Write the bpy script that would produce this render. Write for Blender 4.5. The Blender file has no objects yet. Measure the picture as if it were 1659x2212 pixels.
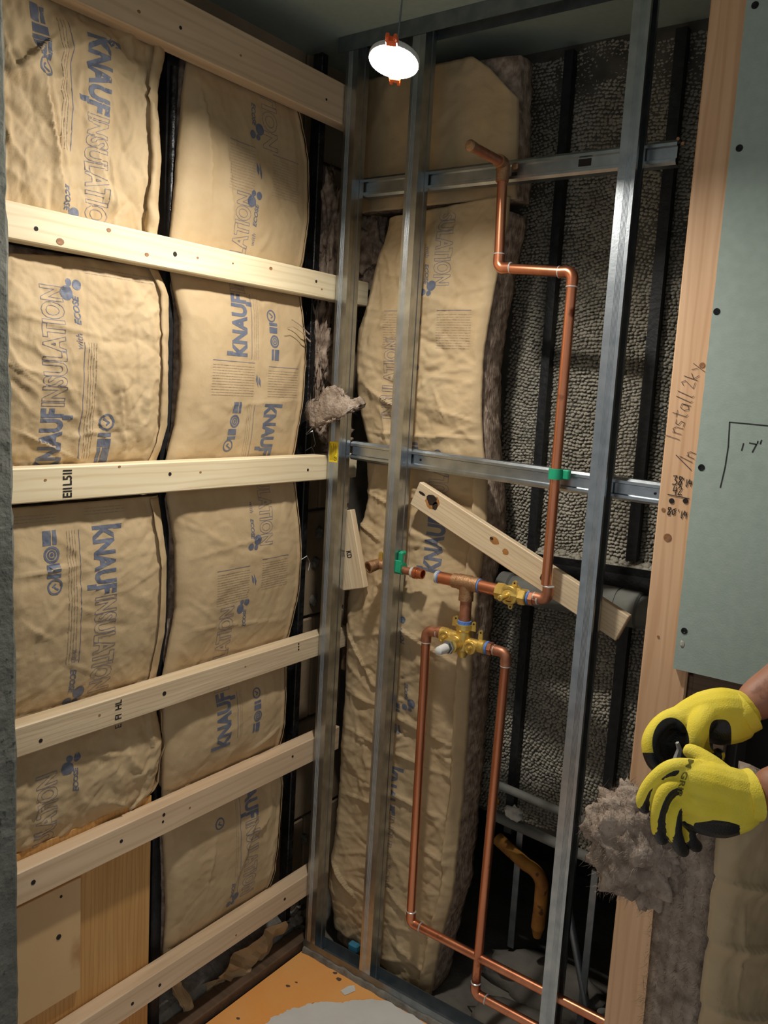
import bpy, bmesh, math, random
import numpy as np
from mathutils import Vector, Matrix, noise as mnoise
from mathutils.bvhtree import BVHTree

random.seed(7)
S = bpy.context.scene
COL = S.collection

# ------------------------------------------------------------------ camera, world, exposure
W, H, F = 1659.0, 2212.0, 1812.3
CAM = np.array([1.32235, -1.59370, 1.5])
RGT = np.array([0.80751, 0.58710, 0.05688])
DWN = np.array([0.12968, -0.08265, -0.98811])
FWD = np.array([-0.57542, 0.80528, -0.14287])
cam = bpy.data.cameras.new('camera')
cam.sensor_fit = 'HORIZONTAL'; cam.sensor_width = 36.0; cam.lens = F / W * 36.0
cam.clip_start = 0.02
camo = bpy.data.objects.new('camera', cam); COL.objects.link(camo)
camo.matrix_world = Matrix(((RGT[0], -DWN[0], -FWD[0], CAM[0]), (RGT[1], -DWN[1], -FWD[1], CAM[1]),
                            (RGT[2], -DWN[2], -FWD[2], CAM[2]), (0, 0, 0, 1)))
S.camera = camo

world = bpy.data.worlds.new('world'); S.world = world; world.use_nodes = True
bgn = world.node_tree.nodes['Background']
bgn.inputs['Color'].default_value = (0.95, 0.98, 1.0, 1); bgn.inputs['Strength'].default_value = 0.245
LAMP_STRENGTH = 690.0
S.view_settings.view_transform = 'Standard'; S.view_settings.look = 'None'
S.view_settings.gamma = 1.0; S.view_settings.use_curve_mapping = False
S.view_settings.exposure = 0.38


def at_depth(px, py, t):
    """a point seen at (px, py) of the photograph, t metres along the view axis"""
    return CAM + t * ((px - W / 2) / F * RGT + (py - H / 2) / F * DWN + FWD)


# ------------------------------------------------------------------ small helpers
def lin(c):
    return tuple(((v / 255) / 12.92 if v / 255 <= 0.04045 else ((v / 255 + 0.055) / 1.055) ** 2.4) for v in c) + (1,)


def mat(name, c1, c2=None, rough=0.6, metal=0.0, scale=8, stretch=(1, 1, 1), detail=4, bump=0.0, bscale=60,
        bstretch=(1, 1, 1), c3=None, scale3=3, thr3=0.62, emit=None, estr=0, alpha=None, spec=None, coords='Object'):
    m = bpy.data.materials.new(name); m.use_nodes = True
    nt = m.node_tree; N, L = nt.nodes, nt.links
    b = N['Principled BSDF']
    b.inputs['Roughness'].default_value = rough; b.inputs['Metallic'].default_value = metal
    if spec is not None: b.inputs['Specular IOR Level'].default_value = spec
    tc = N.new('ShaderNodeTexCoord')
    c2 = c2 or c1
    mp = N.new('ShaderNodeMapping'); mp.inputs['Scale'].default_value = stretch
    L.new(tc.outputs[coords], mp.inputs['Vector'])
    nz = N.new('ShaderNodeTexNoise'); nz.inputs['Scale'].default_value = scale; nz.inputs['Detail'].default_value = detail
    L.new(mp.outputs[0], nz.inputs['Vector'])
    rp = N.new('ShaderNodeValToRGB')
    rp.color_ramp.elements[0].position = 0.33; rp.color_ramp.elements[1].position = 0.67
    rp.color_ramp.elements[0].color = lin(c1); rp.color_ramp.elements[1].color = lin(c2)
    L.new(nz.outputs['Fac'], rp.inputs['Fac'])
    out = rp.outputs['Color']
    if c3:
        n3 = N.new('ShaderNodeTexNoise'); n3.inputs['Scale'].default_value = scale3; n3.inputs['Detail'].default_value = 5
        L.new(tc.outputs[coords], n3.inputs['Vector'])
        r3 = N.new('ShaderNodeValToRGB'); r3.color_ramp.elements[0].position = thr3; r3.color_ramp.elements[1].position = thr3 + 0.06
        L.new(n3.outputs['Fac'], r3.inputs['Fac'])
        mx = N.new('ShaderNodeMixRGB'); mx.inputs['Color2'].default_value = lin(c3)
        L.new(r3.outputs['Color'], mx.inputs['Fac']); L.new(out, mx.inputs['Color1']); out = mx.outputs['Color']
    L.new(out, b.inputs['Base Color'])
    if bump:
        mp2 = N.new('ShaderNodeMapping'); mp2.inputs['Scale'].default_value = bstretch
        L.new(tc.outputs[coords], mp2.inputs['Vector'])
        nb = N.new('ShaderNodeTexNoise'); nb.inputs['Scale'].default_value = bscale; nb.inputs['Detail'].default_value = 6
        L.new(mp2.outputs[0], nb.inputs['Vector'])
        bp = N.new('ShaderNodeBump'); bp.inputs['Strength'].default_value = bump; bp.inputs['Distance'].default_value = 0.004
        L.new(nb.outputs['Fac'], bp.inputs['Height']); L.new(bp.outputs[0], b.inputs['Normal'])
    if emit:
        b.inputs['Emission Color'].default_value = lin(emit); b.inputs['Emission Strength'].default_value = estr
    if alpha is not None: b.inputs['Alpha'].default_value = alpha
    return m


def wood(name, c1, c2, dark, rough=0.55, ring=9.0, bump=0.15):
    """sawn softwood, grain along the object's own X"""
    m = bpy.data.materials.new(name); m.use_nodes = True
    nt = m.node_tree; N, L = nt.nodes, nt.links; b = N['Principled BSDF']
    b.inputs['Roughness'].default_value = rough
    tc = N.new('ShaderNodeTexCoord'); mp = N.new('ShaderNodeMapping'); mp.inputs['Scale'].default_value = (1.3, 22, 22)
    L.new(tc.outputs['Object'], mp.inputs['Vector'])
    n1 = N.new('ShaderNodeTexNoise'); n1.inputs['Scale'].default_value = 2.2; n1.inputs['Detail'].default_value = 6; n1.inputs['Distortion'].default_value = 0.6
    L.new(mp.outputs[0], n1.inputs['Vector'])
    r1 = N.new('ShaderNodeValToRGB'); r1.color_ramp.elements[0].position = 0.3; r1.color_ramp.elements[1].position = 0.7
    r1.color_ramp.elements[0].color = lin(c1); r1.color_ramp.elements[1].color = lin(c2)
    L.new(n1.outputs['Fac'], r1.inputs['Fac'])
    mp2 = N.new('ShaderNodeMapping'); mp2.inputs['Scale'].default_value = (0.8, 9, 9)
    L.new(tc.outputs['Object'], mp2.inputs['Vector'])
    wv = N.new('ShaderNodeTexWave'); wv.bands_direction = 'Z'; wv.inputs['Scale'].default_value = ring / 4
    wv.inputs['Distortion'].default_value = 7; wv.inputs['Detail'].default_value = 3; wv.inputs['Detail Scale'].default_value = 1.2
    L.new(mp2.outputs[0], wv.inputs['Vector'])
    r2 = N.new('ShaderNodeValToRGB'); r2.color_ramp.elements[0].position = 0.70; r2.color_ramp.elements[1].position = 1.0
    r2.color_ramp.elements[0].color = (0, 0, 0, 1); r2.color_ramp.elements[1].color = (0.34, 0.34, 0.34, 1)
    L.new(wv.outputs['Fac'], r2.inputs['Fac'])
    mx = N.new('ShaderNodeMixRGB'); mx.inputs['Color2'].default_value = lin(dark)
    L.new(r2.outputs['Color'], mx.inputs['Fac']); L.new(r1.outputs['Color'], mx.inputs['Color1'])
    L.new(mx.outputs['Color'], b.inputs['Base Color'])
    bp = N.new('ShaderNodeBump'); bp.inputs['Strength'].default_value = bump; bp.inputs['Distance'].default_value = 0.003
    L.new(n1.outputs['Fac'], bp.inputs['Height']); L.new(bp.outputs[0], b.inputs['Normal'])
    return m


def tag(o, label=None, cat=None, group=None, kind=None):
    if label: o['label'] = label
    if cat: o['category'] = cat
    if group: o['group'] = group
    if kind: o['kind'] = kind
    return o


def empty(name, loc, label, cat, group=None, rot=None):
    o = bpy.data.objects.new(name, None); COL.objects.link(o); o.location = loc
    o.empty_display_size = 0.05
    if rot is not None: o.rotation_euler = rot
    return tag(o, label, cat, group)


def mesh(name, verts, faces, m, parent=None, smooth=False, loc=None):
    """one mesh object; with a parent the vertices are in the parent's space"""
    me = bpy.data.meshes.new(name)
    me.from_pydata([tuple(map(float, v)) for v in verts], [], [tuple(map(int, f)) for f in faces]); me.update()
    mats = m if isinstance(m, (list, tuple)) else [m]
    for k in mats: me.materials.append(k)
    if smooth:
        me.polygons.foreach_set('use_smooth', [True] * len(me.polygons))
    o = bpy.data.objects.new(name, me); COL.objects.link(o)
    if parent: o.parent = parent
    if loc is not None: o.location = loc
    return o


def bm_obj(name, bm, m, parent=None, smooth=False, loc=None):
    me = bpy.data.meshes.new(name); bmesh.ops.recalc_face_normals(bm, faces=bm.faces); bm.to_mesh(me); bm.free()
    mats = m if isinstance(m, (list, tuple)) else [m]
    for k in mats: me.materials.append(k)
    if smooth: me.polygons.foreach_set('use_smooth', [True] * len(me.polygons))
    o = bpy.data.objects.new(name, me); COL.objects.link(o)
    if parent: o.parent = parent
    if loc is not None: o.location = loc
    return o


def add_box(bm, c, s, bev=0.0, rot=None, seg=1):
    r = bmesh.ops.create_cube(bm, size=1.0); vs = r['verts']
    bmesh.ops.scale(bm, vec=s, verts=vs)
    if bev:
        es = list({e for v in vs for e in v.link_edges})
        rr = bmesh.ops.bevel(bm, geom=es, offset=bev, segments=seg, affect='EDGES', profile=0.6)
        vs = list({v for f in rr['faces'] for v in f.verts} | {v for v in vs if v.is_valid})
    if rot is not None: bmesh.ops.transform(bm, matrix=rot.to_4x4(), verts=vs)
    bmesh.ops.translate(bm, vec=c, verts=vs)
    return vs


def box(name, c, s, m, parent=None, bev=0.0, rot=None, seg=1, loc=None):
    bm = bmesh.new(); add_box(bm, c, s, bev, rot, seg)
    return bm_obj(name, bm, m, parent, loc=loc)


def frame_of(d):
    d = np.array(d, float); d /= np.linalg.norm(d)
    a = np.array([0, 0, 1.0]) if abs(d[2]) < 0.9 else np.array([1.0, 0, 0])
    u = np.cross(a, d); u /= np.linalg.norm(u)
    return u, np.cross(d, u), d


def tube_data(pts, radii, n=16, cap=True):
    """swept tube along a polyline with parallel-transported rings"""
    P = np.array(pts, float); k = len(P)
    if np.isscalar(radii): radii = [radii] * k
    T = np.zeros_like(P)
    T[0] = P[1] - P[0]; T[-1] = P[-1] - P[-2]
    for i in range(1, k - 1):
        a = P[i] - P[i - 1]; b = P[i + 1] - P[i]
        T[i] = a / (np.linalg.norm(a) + 1e-12) + b / (np.linalg.norm(b) + 1e-12)
    u, v, d = frame_of(T[0]); V = []; Fc = []
    for i in range(k):
        d = T[i] / np.linalg.norm(T[i])
        u = u - d * (u @ d); u /= np.linalg.norm(u); v = np.cross(d, u)
        for j in range(n):
            a = 2 * math.pi * j / n
            V.append(P[i] + radii[i] * (math.cos(a) * u + math.sin(a) * v))
    for i in range(k - 1):
        for j in range(n):
            Fc.append((i * n + j, i * n + (j + 1) % n, (i + 1) * n + (j + 1) % n, (i + 1) * n + j))
    if cap:
        Fc.append(tuple(range(n - 1, -1, -1))); Fc.append(tuple((k - 1) * n + j for j in range(n)))
    return V, Fc


def merge(parts):
    V = []; Fc = []
    for v, f in parts:
        o = len(V); V += list(v); Fc += [tuple(i + o for i in q) for q in f]
    return V, Fc


def smooth_by_angle(o, deg=40):
    me = o.data
    me.polygons.foreach_set('use_smooth', [True] * len(me.polygons))
    bm = bmesh.new(); bm.from_mesh(me)
    for e in bm.edges:
        if len(e.link_faces) == 2 and e.calc_face_angle(0) > math.radians(deg): e.smooth = False
    bm.to_mesh(me); bm.free()


def tube(name, pts, r, m, parent=None, n=16, cap=True):
    V, Fc = tube_data(pts, r, n, cap)
    o = mesh(name, V, Fc, m, parent); smooth_by_angle(o)
    return o


def lathe(name, p0, d, prof, m, parent=None, n=20):
    """profile [(distance along d, radius)] turned about the axis d from p0"""
    u, v, d = frame_of(d); p0 = np.array(p0, float)
    V = []; Fc = []; k = len(prof)
    for t, r in prof:
        for j in range(n):
            a = 2 * math.pi * j / n; V.append(p0 + d * t + max(r, 1e-5) * (math.cos(a) * u + math.sin(a) * v))
    for i in range(k - 1):
        for j in range(n):
            Fc.append((i * n + j, i * n + (j + 1) % n, (i + 1) * n + (j + 1) % n, (i + 1) * n + j))
    Fc.append(tuple(range(n - 1, -1, -1))); Fc.append(tuple((k - 1) * n + j for j in range(n)))
    o = mesh(name, V, Fc, m, parent); smooth_by_angle(o, 30)
    return o


def arc_elbow(p0, d0, d1, r, seg=6):
    """points of a quarter bend that starts at p0 heading d0 and leaves heading d1"""
    p0 = np.array(p0, float); d0 = np.array(d0, float); d1 = np.array(d1, float)
    return [p0 + d0 * r * math.sin(a) + d1 * r * (1 - math.cos(a)) for a in np.linspace(0, math.pi / 2, seg + 1)]


def sheet_profile(name, pts, t, a0, a1, to3, m, parent=None):
    """open sheet-metal profile pts [(p, q)] of thickness t extruded a0..a1; to3(p, q, a) gives space"""
    P = np.array(pts, float); k = len(P); Nn = np.zeros_like(P)
    for i in range(k):
        a = P[i] - P[i - 1] if i else P[1] - P[0]
        b = P[i + 1] - P[i] if i < k - 1 else P[-1] - P[-2]
        a = a / np.linalg.norm(a); b = b / np.linalg.norm(b)
        n1 = np.array([-a[1], a[0]]); n2 = np.array([-b[1], b[0]]); n = n1 + n2
        Nn[i] = n / max(0.4, (n @ n1))
    loop = list(P) + list((P + Nn * t)[::-1]); n = len(loop)
    V = [to3(p, q, a0) for p, q in loop] + [to3(p, q, a1) for p, q in loop]
    Fc = [(i, (i + 1) % n, n + (i + 1) % n, n + i) for i in range(n)]
    for i in range(k - 1):
        Fc.append((i, i + 1, n - 2 - i, n - 1 - i)); Fc.append((n + i, n + n - 1 - i, n + n - 2 - i, n + i + 1))
    bm = bmesh.new(); vs = [bm.verts.new(v) for v in V]
    for f in Fc: bm.faces.new([vs[i] for i in f])
    return bm_obj(name, bm, m, parent)


# ------------------------------------------------------------------ noise fields (numpy)
def hash2(i, j, s):
    n = (i.astype(np.int64) * 374761393 + j.astype(np.int64) * 668265263 + s * 144269504) & 0x7fffffff
    n = ((n ^ (n >> 13)) * 1274126177) & 0x7fffffff
    n = (n ^ (n >> 16)) & 0x7fffffff
    return (n % 100003) / 100003.0


def vn(x, y, s=0):
    i = np.floor(x); j = np.floor(y); fx = x - i; fy = y - j
    fx = fx * fx * (3 - 2 * fx); fy = fy * fy * (3 - 2 * fy)
    a = hash2(i, j, s); b = hash2(i + 1, j, s); c = hash2(i, j + 1, s); d = hash2(i + 1, j + 1, s)
    return a + (b - a) * fx + (c - a) * fy + (a - b - c + d) * fx * fy


def fbm(x, y, s=0, o=4):
    t = 0; a = 0.5
    for k in range(o):
        t = t + a * vn(x, y, s + k * 17); x = x * 2.03 + 5.1; y = y * 2.03 - 3.7; a *= 0.5
    return t


def crumple(u, v, s, amp, f=9.0, aniso=1.0):
    """creased paper: folded ridges at a few sizes, bent by a slow warp"""
    wx = fbm(u * 5, v * 5, s + 3, 3) - 0.5; wy = fbm(u * 5, v * 5, s + 9, 3) - 0.5
    h = 0
    a = amp
    for k in range(5):
        th = 0.7 * k + s * 0.37
        x = (u * math.cos(th) - v * math.sin(th) + 0.10 * wx) * f
        y = (u * math.sin(th) + v * math.cos(th) + 0.10 * wy) * f * aniso
        r = (1 - np.abs(2 * vn(x, y, s + 31 * k) - 1)) ** 3.2
        r2 = (1 - np.abs(2 * vn(x + 7.7, y - 2.2, s + 31 * k + 5) - 1)) ** 3.2
        lo = vn(x * .6 + 3.1, y * .6 - 1.7, s + 31 * k + 11)
        h = h + a * (r * 1.0 * lo - 0.9 * r2 * (1 - lo) + .25 * (lo - .5))
        a *= 0.60; f *= 1.85
    return h


# ------------------------------------------------------------------ materials
M_PAPER = mat('kraft_paper', (184, 158, 120), (196, 171, 133), rough=0.72, scale=14, bump=0.12, bscale=160, detail=8)
M_PAPER2 = mat('kraft_paper_torn', (168, 140, 102), (186, 160, 120), rough=0.65, scale=18, bump=0.3, bscale=120)
M_GLASSWOOL = mat('brown_glass_wool', (126, 106, 92), (192, 172, 154), rough=0.95, scale=55, bump=1.0, bscale=180, bstretch=(1, 1, .25), spec=0.1)
M_WOOLLIGHT = mat('pale_glass_wool', (134, 118, 104), (186, 168, 152), rough=0.95, scale=40, bump=0.9, bscale=150, spec=0.1)
M_FIBRE = mat('glass_fibre_strand', (146, 128, 114), (172, 154, 138), rough=0.8)
M_INK = mat('blue_print', (94, 101, 122), (114, 117, 128), rough=0.6, scale=60)
M_INKLINE = mat('outline_blue_print', (124, 120, 132), (136, 128, 130), rough=0.6, scale=60)
M_FINE = mat('fine_print', (160, 142, 122), (168, 148, 124), rough=0.6, scale=60)
M_BLACKINK = mat('black_ink', (28, 26, 26), (44, 40, 38), rough=0.6, scale=80)
M_PENCIL = mat('pencil_mark', (88, 72, 62), rough=0.7)
M_PINE = wood('pale_pine', (226, 206, 168), (240, 224, 190), (204, 176, 130))
M_PINE2 = wood('sawn_spruce', (206, 182, 148), (226, 204, 170), (178, 148, 112), ring=16, bump=0.5)
M_PINE3 = wood('yellow_pine', (212, 182, 148), (228, 200, 166), (188, 152, 116), ring=6)
M_FIR = wood('fir_post', (214, 170, 130), (228, 188, 150), (190, 138, 98), ring=6)
M_PLY = wood('plywood_face', (196, 146, 84), (214, 166, 102), (164, 112, 58), ring=14)
M_PLYL = mat('birch_ply_face', (206, 168, 118), (224, 188, 140), rough=0.55, scale=4, stretch=(1, 1, .4), c3=(186, 140, 92), scale3=5, thr3=.56)
M_KNOT = mat('wood_knot', (128, 84, 52), (168, 120, 78), rough=0.6, scale=120)
M_HOLE = mat('dark_screw_hole', (30, 22, 18), rough=0.8)
M_SCREW = mat('black_drywall_screw', (24, 24, 26), (48, 48, 50), rough=0.35, metal=0.6, scale=200)
M_STEEL = mat('galvanised_steel', (168, 174, 178), (192, 197, 200), rough=0.31, metal=1.0, scale=30, bump=0.05, bscale=200)
M_STEELD = mat('dull_galvanised_steel', (126, 134, 140), (150, 156, 160), rough=0.42, metal=0.9, scale=30)
M_IRON = mat('black_painted_iron', (26, 27, 29), (44, 45, 47), rough=0.5, metal=0.3, scale=40, bump=0.4, bscale=90)
M_TAR = mat('tarred_iron', (18, 18, 19), (46, 46, 48), rough=0.28, metal=0.2, scale=40, bump=0.9, bscale=90)
M_COPPER = mat('copper_tube', (228, 152, 114), (202, 126, 92), rough=0.31, metal=0.92, scale=9, stretch=(3, 3, .5), c3=(120, 66, 46), scale3=12, thr3=.66)
M_COPPERD = mat('flux_stained_copper', (206, 142, 110), (166, 108, 82), rough=0.45, metal=0.75, scale=40)
M_SOLDER = mat('solder', (214, 216, 212), rough=0.3, metal=0.45)
M_BRASS = mat('cast_brass', (238, 208, 122), (216, 180, 92), rough=0.36, metal=0.75, scale=60, bump=0.1, bscale=300)
M_BRONZE = mat('rough_bronze', (190, 150, 112), (164, 122, 88), rough=0.5, metal=0.8, scale=60, bump=0.3, bscale=300)
M_BLUETAPE = mat('blue_seal_tape', (70, 110, 190), (110, 150, 214), rough=0.5, scale=200)
M_WHITEPL = mat('milky_plastic', (222, 222, 218), rough=0.35)
M_GREENPL = mat('green_plastic', (24, 148, 108), (34, 166, 122), rough=0.4, scale=40)
M_YELLOW = mat('yellow_label', (246, 214, 26), (240, 206, 20), rough=0.4)
M_DRYWALL = mat('green_drywall_paper', (158, 173, 165), (166, 180, 172), rough=0.75, scale=60, bump=0.12, bscale=300)
M_GYPSUM = mat('gypsum_edge', (196, 192, 184), (150, 146, 138), rough=0.9, scale=60, bump=0.6, bscale=120)
M_CEMENT = mat('cement_board_edge', (116, 116, 108), (88, 89, 82), rough=0.95, scale=24, bump=1.0, bscale=70, c3=(60, 62, 58), scale3=70, thr3=.64)
M_PLASTER = mat('old_plaster_keys', (178, 172, 158), (146, 140, 126), rough=0.95, scale=14, bump=0.6, bscale=140)
M_LATH = mat('plaster_backing', (96, 92, 84), (70, 67, 60), rough=0.95, scale=20)
M_BLOCK = mat('terracotta_block', (166, 144, 116), (140, 120, 96), rough=0.9, scale=6, bump=0.5, bscale=50, c3=(150, 138, 120), scale3=7, thr3=.62)
M_MORTAR = mat('grey_mortar', (146, 142, 132), (110, 106, 98), rough=0.95, scale=40, bump=1.0, bscale=80)
M_MEMBRANE = mat('orange_membrane', (255, 172, 88), (255, 184, 106), rough=0.55, scale=7, bump=0.1, bscale=120, c3=(196, 92, 30), scale3=30, thr3=.74)
M_THINSET = mat('grey_thinset', (218, 215, 208), (228, 225, 219), rough=0.85, scale=9, bump=0.25, bscale=50)
M_CONC = mat('rough_concrete', (126, 120, 110), (98, 93, 86), rough=0.95, scale=12, bump=0.7, bscale=45)
M_DARKW = mat('cavity_shade', (52, 48, 44), (38, 35, 32), rough=0.95, scale=10)  # near-black colour stands in for the shade of the open cavity
M_PIPEGREY = mat('dusty_cast_iron', (120, 120, 114), (92, 92, 86), rough=0.8, scale=12, bump=0.3, bscale=60)
M_RUSTY = mat('rusty_pipe_cover', (188, 132, 54), (148, 92, 40), rough=0.8, scale=18, c3=(90, 56, 32), scale3=30, thr3=.6)
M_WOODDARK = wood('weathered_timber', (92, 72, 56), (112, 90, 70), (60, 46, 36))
M_GLOVEY = mat('yellow_knit_glove', (246, 220, 62), (250, 228, 84), rough=0.8, scale=30, bump=0.35, bscale=500)
M_GLOVE = mat('dipped_knit_glove', (246, 220, 62), (250, 228, 84), rough=0.8, scale=30, bump=0.3, bscale=500)
_nt = M_GLOVE.node_tree; _b = _nt.nodes['Principled BSDF']; _at = _nt.nodes.new('ShaderNodeAttribute'); _at.attribute_name = 'dip'
_rp = _nt.nodes.new('ShaderNodeValToRGB'); _rp.color_ramp.elements[0].position = 0.47; _rp.color_ramp.elements[1].position = 0.53
_nt.links.new(_at.outputs['Fac'], _rp.inputs['Fac'])
_mx = _nt.nodes.new('ShaderNodeMixRGB'); _mx.inputs['Color2'].default_value = lin((26, 26, 28))
_old = _b.inputs['Base Color'].links[0].from_socket
_nt.links.new(_rp.outputs['Color'], _mx.inputs['Fac']); _nt.links.new(_old, _mx.inputs['Color1']); _nt.links.new(_mx.outputs['Color'], _b.inputs['Base Color'])
_ro = _nt.nodes.new('ShaderNodeMapRange'); _ro.inputs['To Min'].default_value = 0.8; _ro.inputs['To Max'].default_value = 0.3
_nt.links.new(_rp.outputs['Color'], _ro.inputs['Value']); _nt.links.new(_ro.outputs['Result'], _b.inputs['Roughness'])
M_GLOVEINK = mat('olive_glove_print', (112, 104, 30), rough=0.7)
M_SKIN = mat('skin', (176, 124, 98), (160, 108, 84), rough=0.55, scale=20, bump=0.1, bscale=200, c3=(140, 92, 72), scale3=30, thr3=.62)
M_HAIR = mat('dark_hair', (34, 26, 22), rough=0.7)
M_SHIRT = mat('charcoal_shirt', (40, 42, 48), (52, 54, 60), rough=0.9, scale=30)
M_JEANS = mat('work_trousers', (58, 64, 78), (70, 76, 90), rough=0.9, scale=40)
M_BOOT = mat('brown_boot', (84, 58, 40), rough=0.6)
M_ORANGE = mat('orange_plastic', (236, 92, 36), (244, 110, 50), rough=0.4, scale=50)
M_LAMPBODY = mat('pale_lamp_housing', (210, 210, 206), rough=0.4)
M_LED = mat('lit_led_lens', (255, 255, 255), rough=0.4, emit=(255, 250, 240), estr=LAMP_STRENGTH)
M_BLUE = mat('blue_plastic', (58, 130, 160), (66, 140, 170), rough=0.5)
M_CHAR = mat('charred_wood', (22, 16, 12), (52, 34, 22), rough=0.9, scale=80)
M_SCORCH = mat('scorched_wood', (176, 122, 64), (150, 98, 50), rough=0.8, scale=80)
M_WHITEDUST = mat('white_plaster_lump', (206, 204, 196), (176, 174, 166), rough=0.95, scale=40, bump=0.8, bscale=90)


def on_plane(axis, val, px, py):
    d = (px - W / 2) / F * RGT + (py - H / 2) / F * DWN + FWD
    return CAM + d * (val - CAM[axis]) / d[axis]


# ------------------------------------------------------------------ lettering
_txt = {}


def text2d(s, bold=0.0, shear=0.0):
    """filled 2-D lettering from the built-in font: (verts, faces, boundary edges), height of capitals = 1"""
    key = (s, bold, shear)
    if key in _txt: return _txt[key]
    cu = bpy.data.curves.new('lettering', 'FONT'); cu.body = s; cu.size = 1.0; cu.offset = bold; cu.shear = shear
    cu.resolution_u = 3
    o = bpy.data.objects.new('lettering', cu); COL.objects.link(o)
    dg = bpy.context.evaluated_depsgraph_get(); me = o.evaluated_get(dg).to_mesh()
    V = np.array([v.co[:2] for v in me.vertices]); Fc = [tuple(p.vertices) for p in me.polygons]
    cnt = {}
    for f in Fc:
        for i in range(len(f)):
            e = tuple(sorted((f[i], f[(i + 1) % len(f)]))); cnt[e] = cnt.get(e, 0) + 1
    E = [e for e, c in cnt.items() if c == 1]
    o.evaluated_get(dg).to_mesh_clear(); bpy.data.objects.remove(o); bpy.data.curves.remove(cu)
    V = V - V.min(0); V = V / V[:, 1].max()
    _txt[key] = (V, Fc, E)
    return _txt[key]


def strips(segs, w, step=0.006):
    """thin ribbons of width w along 2-D segments"""
    V = []; Fc = []
    for a, b in segs:
        a = np.array(a, float); b = np.array(b, float); L = np.linalg.norm(b - a)
        if L < 1e-6: continue
        t = (b - a) / L; n = np.array([-t[1], t[0]]) * w / 2; k = max(1, int(L / step)); o = len(V)
        a = a - t * w * .3; b = b + t * w * .3
        for i in range(k + 1):
            p = a + (b - a) * i / k; V += [p - n, p + n]
        for i in range(k): Fc.append((o + 2 * i, o + 2 * i + 2, o + 2 * i + 3, o + 2 * i + 1))
    return V, Fc


def dice(V, Fc, step):
    """cut 2-D polygons along a square grid so that they can follow a creased surface"""
    bm = bmesh.new(); vs = [bm.verts.new((v[0], v[1], 0)) for v in V]
    for f in Fc:
        try: bm.faces.new([vs[i] for i in f])
        except ValueError: pass
    A = np.array(V)
    for ax in (0, 1):
        x = math.floor(A[:, ax].min() / step) * step + step
        while x < A[:, ax].max():
            co = (x, 0, 0) if ax == 0 else (0, x, 0); no = (1, 0, 0) if ax == 0 else (0, 1, 0)
            bmesh.ops.bisect_plane(bm, geom=bm.verts[:] + bm.edges[:] + bm.faces[:], plane_co=co, plane_no=no, dist=1e-6)
            x += step
    bm.verts.index_update()
    out = ([(v.co.x, v.co.y) for v in bm.verts], [tuple(v.index for v in f.verts) for f in bm.faces]); bm.free()
    return out


def ngon(c, r, n=18): return [(c[0] + r * math.cos(2 * math.pi * i / n), c[1] + r * math.sin(2 * math.pi * i / n)) for i in range(n)]


def poly2(pts): return list(pts), [tuple(range(len(pts)))]


def ring2(c, r, w, n=20):
    p = ngon(c, r, n); return strips([(p[i], p[(i + 1) % n]) for i in range(n)], w)


# stroke hand-writing, each glyph a list of polylines in a 1 x 1.4 cell
GLYPH = {
    '1': [[(.5, 1.4), (.42, 0)]], '7': [[(.05, 1.2), (.75, 1.35), (.35, 0)]],
    '3': [[(.1, 1.3), (.6, 1.35), (.35, .8), (.7, .5), (.5, .08), (.05, .1)]],
    '8': [[(.6, 1.25), (.25, 1.3), (.2, 1.0), (.6, .5), (.5, .05), (.2, .1), (.25, .5), (.65, 1.1), (.6, 1.25)]],
    '4': [[(.25, 1.3), (.1, .6), (.65, .7)], [(.6, 1.2), (.5, 0)]],
    '2': [[(.1, 1.1), (.35, 1.4), (.6, 1.1), (.1, .1), (.7, .12)]],
    '0': [[(.4, 1.1), (.1, .7), (.25, .2), (.55, .3), (.6, .8), (.4, 1.1), (.7, 1.2)]],
    '/': [[(.6, 1.5), (.1, -.1)]], "'": [[(.3, 1.6), (.25, 1.2)]], '"': [[(.2, 1.6), (.15, 1.25)], [(.45, 1.6), (.4, 1.25)]],
    'I': [[(.35, 1.4), (.3, 0)]], 'n': [[(.1, .8), (.1, 0)], [(.1, .6), (.4, .85), (.6, .6), (.6, 0)]],
    's': [[(.55, .8), (.2, .75), (.15, .5), (.5, .35), (.45, .05), (.1, .05)]],
    't': [[(.35, 1.3), (.3, .1), (.5, 0)], [(.05, .9), (.65, .95)]],
    'a': [[(.6, .75), (.25, .8), (.1, .4), (.25, .05), (.55, .2), (.6, .75), (.6, 0)]],
    'l': [[(.42, 1.45), (.2, .1), (.35, 0)]],
    'k': [[(.15, 1.4), (.1, 0)], [(.6, .8), (.15, .4), (.6, 0)]],
    'x': [[(.1, .9), (.6, .1)], [(.6, .9), (.1, .1)]],
    'y': [[(.1, .9), (.35, .4)], [(.7, .95), (.2, -.5)]], ' ': [],
}


def handwriting(s, h, adv=0.8):
    segs = []; x = 0
    for ch in s:
        for pl in GLYPH[ch]:
            for a, b in zip(pl[:-1], pl[1:]):
                segs.append((((a[0] + x) * h / 1.4, a[1] * h / 1.4), ((b[0] + x) * h / 1.4, b[1] * h / 1.4)))
        x += 0.45 if ch in "'1/l" else adv
    return segs


def flat_print(name, items, m, parent, to3):
    """2-D meshes laid on a plane through to3(x, y)"""
    V, Fc = merge(items)
    return mesh(name, [to3(x, y) for x, y in V], Fc, m, parent)


# ------------------------------------------------------------------ the room
def struct(o, label=None):
    o['kind'] = 'structure'
    if label: o['label'] = label
    return o


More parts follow.
